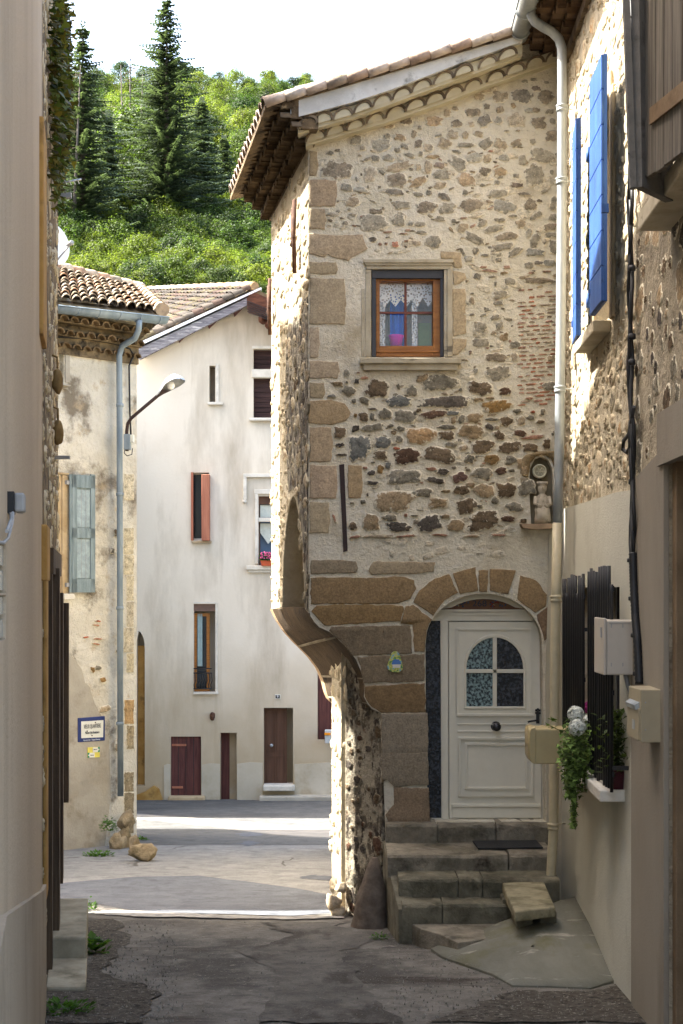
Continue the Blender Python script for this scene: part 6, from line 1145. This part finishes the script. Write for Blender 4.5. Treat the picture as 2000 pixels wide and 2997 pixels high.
mb = MB(); mb.xbox(CP, 712, 1386, 840, 1396, 0, .08); mb.xbox(CP, 712, 1396, 722, 1462, 0, .08); mb.lathe(CP.P(716, 1468, .04), [(0, -.05), (.05, -.02), (.05, .03), (.03, .06)], 10); mb.xbox(CP, 744, 1432, 840, 1446, 0, .05); mb.xbox(CP, 746, 1446, 756, 1650, 0, .05); mb.build('window_moulding', m_whitestone, CH, .01)
mb = MB(); mb.prism([L3(CP, [(762, 1532), (820, 1532), (820, 1560), (800, 1575), (785, 1592), (770, 1570), (762, 1560)], -.155)], Vector((0, .004, 0)), 0); mb.xbox(CP, 762, 1478, 820, 1514, -.16, -.155); mb.build('net_curtain', flat('pale_net', sc(214, 218, 206), .8), w2)
fb = thing('flower_box', CP.P(790, 1655, .05), 'terracotta window box of pink geraniums on the moulded sill of the cream house', 'flower box')
MB().prism([[P(762, 1640, 33.8), P(838, 1640, 33.8), P(834, 1656, 33.8), P(766, 1656, 33.8)]], (0, .15, 0), 0).build('trough', m_terra, fb, .01)
mb = MB(); rnd = random.Random(31)
for i in range(700):
    p = P(rnd.uniform(762, 836), rnd.uniform(1622, 1641), 33.87+rnd.uniform(-.08, .08)); v = rnd.uniform(.5, 1.2); leaf(mb, p, (rnd.uniform(-1, 1), -1, rnd.uniform(-1, 1)), UP, .05, (v, v, v, 0))
mb.build('foliage', m_weed, fb); mb = MB()
for i in range(70): mb.rock(P(rnd.uniform(762, 836), rnd.uniform(1615, 1634), 33.78), (.022, .02, .02), i, amp=.3, n=4)
mb.build('blossom', flat('pink_petal', (.75, .12, .28), .6, var=.3), fb)
w3 = cwin(567, 1795, 614, 2025, m_oak, m_gl, 9, .14); MB().xbox(CP, 567, 1768, 630, 1789, -.16, -.02).build('roller_box', flat('brown_roller_box', sc(112, 88, 76), .5), CH)
mb = MB(); mb.grid([[CP.P(x, y, -.13+.02*math.sin(x*1.4)) for x in range(578, 594)] for y in (1796, 1900, 1950)], 0); mb.build('curtain', flat('bluish_curtain', sc(176, 196, 196), .8), w3)
mb = MB(); mb.xbox(CP, 631, 1764, 637, 2030, 0, .04); mb.xbox(CP, 566, 1762, 632, 1767, 0, .04); mb.xbox(CP, 566, 2026, 638, 2032, 0, .1); mb.build('window_surround', m_whitestone, CH)
mb = MB()
for y_ in (1957, 1970, 2016): mb.tube([CP.P(567, y_, .05), CP.P(620, y_, .05)], .015, 6)
for x_ in range(570, 620, 7): mb.tube([CP.P(x_, 1970, .05), CP.P(x_+2, 1993, .06), CP.P(x_-2, 2005, .04), CP.P(x_, 2016, .05)], .010, 5)
mb.build('balcony_rail', m_blk, CH)
mb = MB(); mb.prism([L3(CP, rect(501, 2156, 588, 2330), -.06)], Vector((0, .05, 0)), 0)
for x_ in (522, 544, 566): mb.xbox(CP, x_, 2158, x_+1.5, 2328, -.062, -.058, 1)
mb.xbox(CP, 503, 2178, 545, 2184, -.06, -.03, 2); mb.xbox(CP, 503, 2302, 535, 2308, -.06, -.03, 2); dr = mb.build('hatch_door', [m_redwood, m_blk, m_salmon], CH)
MB().xbox(CP, 492, 2332, 600, 2348, -.05, .2).build('hatch_sill', m_tan, CH, .03)
MB().xbox(CP, 645, 2145, 672, 2362, -.3, -.24).build('door', m_redwood, CH); MB().xbox(CP, 672, 2145, 693, 2362, -.3, -.26).build('door_reveal', m_creamlow, CH)
mb = MB(); mb.xbox(CP, 773, 2072, 840, 2300, -.26, -.2)
for a in ((780, 2082, 803, 2200), (810, 2082, 833, 2200), (780, 2215, 803, 2285), (810, 2215, 833, 2285)):
    for b in ((a[0], a[1], a[0]+2, a[3]), (a[2]-2, a[1], a[2], a[3]), (a[0], a[1], a[2], a[1]+2), (a[0], a[3]-2, a[2], a[3])): mb.xbox(CP, *b, -.2, -.185)
mb.xbox(CP, 805, 2074, 808, 2298, -.2, -.18); d3 = mb.build('door', m_brdoor, CH); MB().rock(CP.P(795, 2182, -.15), (.04, .04, .04), 1, amp=0).build('door_knob', m_alu, d3)
MB().xbox(CP, 770, 2300, 862, 2316, -.3, .25).build('door_step', m_whitestone, CH, .02); MB().xbox(CP, 759, 2332, 1010, 2356, 0, .35).build('kerb_stone', m_oldgrey, CH, .02)
mb = MB(); mb.xbox(CP, 932, 1885, 1000, 2165, -.1, -.04); mb.build('shutter', m_redwood, CH)
npn = thing('number_plate', CP.P(813, 2039, .02), 'small dark enamel number plate above the brown door of the cream house', 'number plate')
MB().xbox(CP, 805, 2033, 821, 2046, 0, .02).build('plate', m_enam, npn); MB().xbox(CP, 806.5, 2034.5, 819.5, 2044.5, .02, .024).build('field', flat('dark_enamel', sc(60, 56, 60), .4), npn); text('9', .085, CP.P(813, 2039.5, .026), (1, 0, 0), UP, 'lettering', m_inkw, npn, .002)
wm = thing('grey_mailbox', CP.P(962, 2155, .1), 'pale grey mailbox with an orange flap below the dark red shutter', 'mailbox')
MB().box(P(951, 2176, 33.6), P(976, 2135, 33.9)).build('body', flat('pale_grey_metal_box', sc(188, 194, 196), .5), wm, .01); MB().box(P(950, 2152, 33.57), P(968, 2145, 33.6)).build('flap', m_orange, wm)
mh = MB().rock(CP.P(622, 2096, .05), (.06, .06, .10), 4, amp=.2); tag(mh.build('wall_lantern', m_rust), 'small rusty lantern fitting between the grey rail window and the hatch', 'lantern')
# ------------------------------------------------------------ unseen building added out of the frame to shade the junction
m_off = m_lrend
def offhouse(x0, x1, y0, y1, zt, label):
    t = thing('shading_house', ((x0+x1)/2, (y0+y1)/2, gz(y0)), label, 'house')
    MB().box((x0, y0, gz(y1)-1), (x1, y1, zt)).build('wall', m_off, t)
    mb = MB(); e = .4; mb.prism([[Vector((x0-e, y0-e, zt)), Vector((x0-e, y1+e, zt)), Vector(((x0+x1)/2, y1+e, zt+1.4)), Vector(((x0+x1)/2, y0-e, zt+1.4))]], (0, 0, .1), 0); mb.prism([[Vector((x1+e, y0-e, zt)), Vector((x1+e, y1+e, zt)), Vector(((x0+x1)/2, y1+e, zt+1.4)), Vector(((x0+x1)/2, y0-e, zt+1.4))]], (0, 0, .1), 0); mb.build('roof', m_terra, t)
    for i in range(3):
        yy = y0+1+(y1-y0-2)*i/2.5; w_ = MB().box((x1, yy, zt-2.4), (x1+.03, yy+.8, zt-1.2)).build('window', m_redwood, t); MB().box((x1+.03, yy+.1, zt-2.3), (x1+.035, yy+.7, zt-1.3)).build('pane', m_gl, w_)
offhouse(-15, -9.2, 16.3, 26.0, 10.0, 'unseen beige house added behind the old stone wall to shade the junction')
# ------------------------------------------------------------ trees on the hill
GA, GB = (.028, .085, .008, 1), (.065, .15, .018, 1)
m_leafb = leafmat('broad_leaf', (.030, .058, .015, 1), (.064, .094, .021, 1), .35); m_leafy = leafmat('young_leaf', (.07, .10, .016, 1), (.10, .125, .022, 1), .4); m_leafd = leafmat('dark_leaf', (.024, .042, .015, 1), (.042, .064, .020, 1), .3); m_need = leafmat('needle', (.045, .062, .040, 1), (.055, .074, .046, 1), .2, .95)
m_bark = mat('bark', two((.05, .04, .03, 1), (.10, .085, .065, 1)), 2, bump=()); m_barkg = mat('dead_bark', two((.07, .06, .05, 1), (.12, .10, .085, 1)), 2, bump=())
def crown(h, w_, n_cl, per, ls_, seed, base=.25):
    rnd = random.Random(seed); mb = MB()
    for i in range(n_cl):
        th = rnd.uniform(0, 6.28); zz = rnd.random()**.8; rad = (math.sin(math.pi*min(1, .18+zz*.82))**.7)*w_/2*rnd.uniform(.35, 1.0)
        c = Vector((math.cos(th)*rad, math.sin(th)*rad, h*(base+(1-base)*zz*.93))); cr = w_*rnd.uniform(.10, .2); v0 = rnd.choice([.55, .8, 1, 1.25, 1.6])
        for k in range(per):
            d = Vector((rnd.gauss(0, 1), rnd.gauss(0, 1), rnd.gauss(0, .8))); d.normalize(); p = c+d*cr*rnd.uniform(.55, 1.08)
            x = Vector((rnd.uniform(-1, 1), rnd.uniform(-1, 1), rnd.uniform(-.6, .6))).normalized(); y = (d+Vector((0, 0, .6))).cross(x).normalized(); s = ls_*rnd.uniform(.6, 1.3); v = v0*rnd.uniform(.8, 1.2)
            mb.face([p-x*s*.5, p-y*s*.35, p+x*s*.5, p+y*s*.35], 0, (v, v, v, 0))
    return mb
def trunkmb(h, r, seed):
    rnd = random.Random(seed); mb = MB(); pts = [Vector((rnd.uniform(-.1, .1)*i, rnd.uniform(-.1, .1)*i, h*.8*i/6-.6*(i == 0))) for i in range(7)]
    mb.tube(pts, [r*(1-.13*i) for i in range(7)], 7)
    for i in range(7):
        a = rnd.uniform(0, 6.28); p = pts[2+i % 4]; mb.tube([p, p+Vector((math.cos(a)*h*.15, math.sin(a)*h*.15, h*.14)), p+Vector((math.cos(a)*h*.27, math.sin(a)*h*.27, h*.22))], [r*.4, r*.25, r*.1], 5)
    return mb
protos = {}
def proto(kind):
    if kind in protos: return protos[kind]
    me = None
    if kind.startswith('b'):
        s_ = int(kind[1:]); c = crown(11, 9, 70, 95, .30, s_, .15); t = trunkmb(11, .22, s_)
    elif kind.startswith('s'):
        s_ = int(kind[1:])+20; c = crown(4.2, 5.2, 46, 80, .20, s_, .0); t = None
    protos[kind] = (c, t); return protos[kind]
meshes = {}
def plant_tree(kind, x, y, sc_, leafm, name, label, cat, group, rot=None, wz=1.0):
    c, t = proto(kind); key = (kind, leafm.name)
    if key not in meshes:
        oc = c.build('crown', leafm); ot = t.build('trunk', m_bark) if t else None; meshes[key] = (oc.data, ot.data if ot else None); bpy.data.objects.remove(oc)
        if ot: bpy.data.objects.remove(ot)
    mc, mtk = meshes[key]; z = hillz(x, y)
    if mtk:
        r = bpy.data.objects.new(name, None); COL.objects.link(r); o = bpy.data.objects.new('crown', mc); COL.objects.link(o); o.parent = r; o2 = bpy.data.objects.new('trunk', mtk); COL.objects.link(o2); o2.parent = r
    else: r = bpy.data.objects.new(name, mc); COL.objects.link(r)
    r.location = (x, y, z-.3); r.scale = (sc_, sc_, sc_*wz); r.rotation_euler = (0, 0, rot if rot is not None else random.uniform(0, 6.28)); ROOT[r] = r.location.copy(); return tag(r, label, cat, group)
def findY(px, py):                # the hillside point seen at a pixel
    y = 72
    while y < 420:
        X = (px-1000)*y/F
        if hillz(X, y) >= EYE+(HOR-py)*y/F: return X, y
        y += .5
    return (px-1000)*y/F, y
rnd = random.Random(77)
def zone(px, py):
    h_ = 'left beside the old stone wall' if px < 330 else ('below the bare grey trunks' if px < 440 else ('around the foot of the tallest conifer' if px < 600 else 'right towards the stone house eave'))
    v_ = 'at the skyline' if py < 350 else ('high on the slope' if py < 470 else ('halfway down the slope' if py < 620 else ('low on the slope' if py < 760 else 'just above the tiled roofs')))
    return v_, h_
ADJ = {'young_leaf': 'bright yellow green', 'broad_leaf': 'mid green', 'dark_leaf': 'dark green'}
def put(kind, x, y, sz, m_, name, noun, **k):
    X, Y = findY(x, y)
    if Y >= 418: return
    v_, h_ = zone(x, y); a = ADJ[m_.name]; plant_tree(kind, X, Y, sz, m_, name, '%s %s %s, %s' % (a, noun, v_, h_), noun.split()[-1], '%s %s %s, %s' % (a, noun+('es' if noun == 'bush' else 's'), v_, h_), **k)
for py in range(300, 560, 24):
    for px in range(120, 960, 50):
        x = px+rnd.uniform(-24, 24); y = py+rnd.uniform(-11, 11); dark = (430 < x < 720 and y > 470) or (x < 330 and y > 430); r_ = rnd.random()
        m_ = m_leafd if (dark and r_ < .8) or r_ < .12 else (m_leafy if r_ > .62 else m_leafb)
        if y < 460 and r_ > .5: m_ = m_leafy
        put('b%d' % rnd.randrange(5), x, y, rnd.uniform(.45, .72), m_, 'broadleaf_tree', 'broadleaf tree')
for (x, y, s_) in ((400, 640, .9), (350, 610, .7), (450, 655, .7), (700, 600, .7), (770, 590, .75), (740, 560, .7)): put('b%d' % (x % 5), x, y, s_, m_leafb, 'broadleaf_tree', 'rounded tree')
for py in range(640, 905, 19):
    for px in range(130, 870, 42):
        x = px+rnd.uniform(-20, 20); y = py+rnd.uniform(-9, 9); r_ = rnd.random(); m_ = m_leafy if (r_ < .2 or (y > 800 and r_ < .55)) else (m_leafb if r_ < .8 else m_leafd)
        put('s%d' % rnd.randrange(4), x, y, rnd.uniform(.5, .85)*(.9 if y > 780 else 1.05), m_, 'bush', 'bush', wz=rnd.uniform(.75, 1.1))
# conifers: drooping whorls of needle sprays round a tapering trunk
def conifer(h, w_, seed, dens=1.0, asym=0):
    rnd = random.Random(seed); mb = MB(); z = h*.06
    while z < h*.985:
        t = z/h; rad = w_/2*(1-t)**.8*rnd.uniform(.5, 1.12)+.12; nb = int((7+5*(1-t))*dens)
        for k in range(nb):
            a = rnd.uniform(0, 6.28); L = rad*rnd.uniform(.35, 1.22)*(1+asym*math.cos(a)); dr = Vector((math.cos(a), math.sin(a), 0)); droop = rnd.uniform(.15, .42); m_ = max(3, int(L/.24)); v0 = rnd.uniform(.7, 1.4)
            for j in range(m_):
                q = (j+.6)/m_; p = Vector((0, 0, z))+dr*L*q+Vector((0, 0, -droop*L*q+.35*L*q*q*droop*2)); sd_ = Vector((-dr.y, dr.x, 0)); ww = .30*(1.15-q*.5)*rnd.uniform(.7, 1.3)
                for s in (-1, 1):
                    e = p+sd_*s*ww+dr*.16+Vector((0, 0, -.13*rnd.uniform(.2, 1.6))); v = v0*rnd.uniform(.75, 1.25)*(1+.35*(q > .75)); mb.face([p-dr*.12, p+dr*.06+sd_*s*ww*.3+Vector((0, 0, -.08)), e, p+dr*.22], 0, (v, v, v, 0))
        z += h*.011+.10*rnd.random()
    for i in range(40): 
        p = Vector((rnd.uniform(-.2, .2), rnd.uniform(-.2, .2), h*rnd.uniform(.95, 1.01))); mb.face([p, p+Vector((.12, 0, .05)), p+Vector((0, .05, .2))], 0, (1, 1, 1, 0))
    return mb
def put_conifer(px, pyb, pyt, wpx, seed, label, dens=1, name='conifer', group=None, Yf=None):
    if Yf: X, Y = (px-1000)*Yf/F, Yf
    else: X, Y = findY(px, pyb)
    z0 = hillz(X, Y)-.3; h = EYE+(HOR-pyt)*Y/F-z0; w_ = wpx*Y/F; t = thing(name, (X, Y, z0), label, 'conifer', group); o0 = Vector((X, Y, z0))
    mb = conifer(h, w_, seed, dens); mb.v = [v+o0 for v in mb.v]; mb.build('crown', m_need, t)
    MB().tube([o0, o0+UP*h*.5, o0+UP*h*.97], [h*.014, h*.009, .03], 7).build('trunk', m_bark, t)
put_conifer(488, 690, -14, 440, 1, 'tallest dark conifer on the hill, its narrow top rising against the sky', 1.5)
put_conifer(242, 730, 70, 390, 2, 'broad dark conifer nearest to the left wall on the hillside', 1.4)
put_conifer(160, 640, 140, 190, 3, 'dark conifer half hidden behind the ivy of the old stone wall', 1.2)
put_conifer(590, 650, 290, 260, 4, 'lower dark conifer just right of the tallest one', 1.2)
put_conifer(655, 640, 400, 150, 6, 'small dark conifer on the right flank of the wood', 1.1)
put_conifer(315, 690, 330, 150, 7, 'small dark conifer between the broad left one and the bare trunks', 1)
for i, (px, yb, yt) in enumerate(((364, 600, 190), (381, 590, 128), (408, 600, 215), (212, 740, 190))):
    X, Y = findY(px, yb); z0 = hillz(X, Y); h = EYE+(HOR-yt)*Y/F-z0; t = thing('dead_tree', (X, Y, z0), 'bare grey dead trunk with broken side twigs left of the tallest conifer', 'dead tree', 'bare dead trunks standing on the hillside'); o0 = Vector((X, Y, z0)); rnd = random.Random(i)
    MB().tube([o0, o0+Vector((.15*(i-1), 0, h*.5)), o0+Vector((.3*(i-1), 0, h))], [.16, .11, .03], 6).build('trunk', m_barkg, t); mb = MB()
    for k in range(26):
        a = rnd.uniform(0, 6.28); z = h*rnd.uniform(.2, .95); L = rnd.uniform(.4, 1.6); mb.tube([o0+UP*z, o0+Vector((math.cos(a)*L, math.sin(a)*L, z+rnd.uniform(-.3, .35)))], [.03, .01], 4)
    mb.build('dead_crown', m_barkg, t)
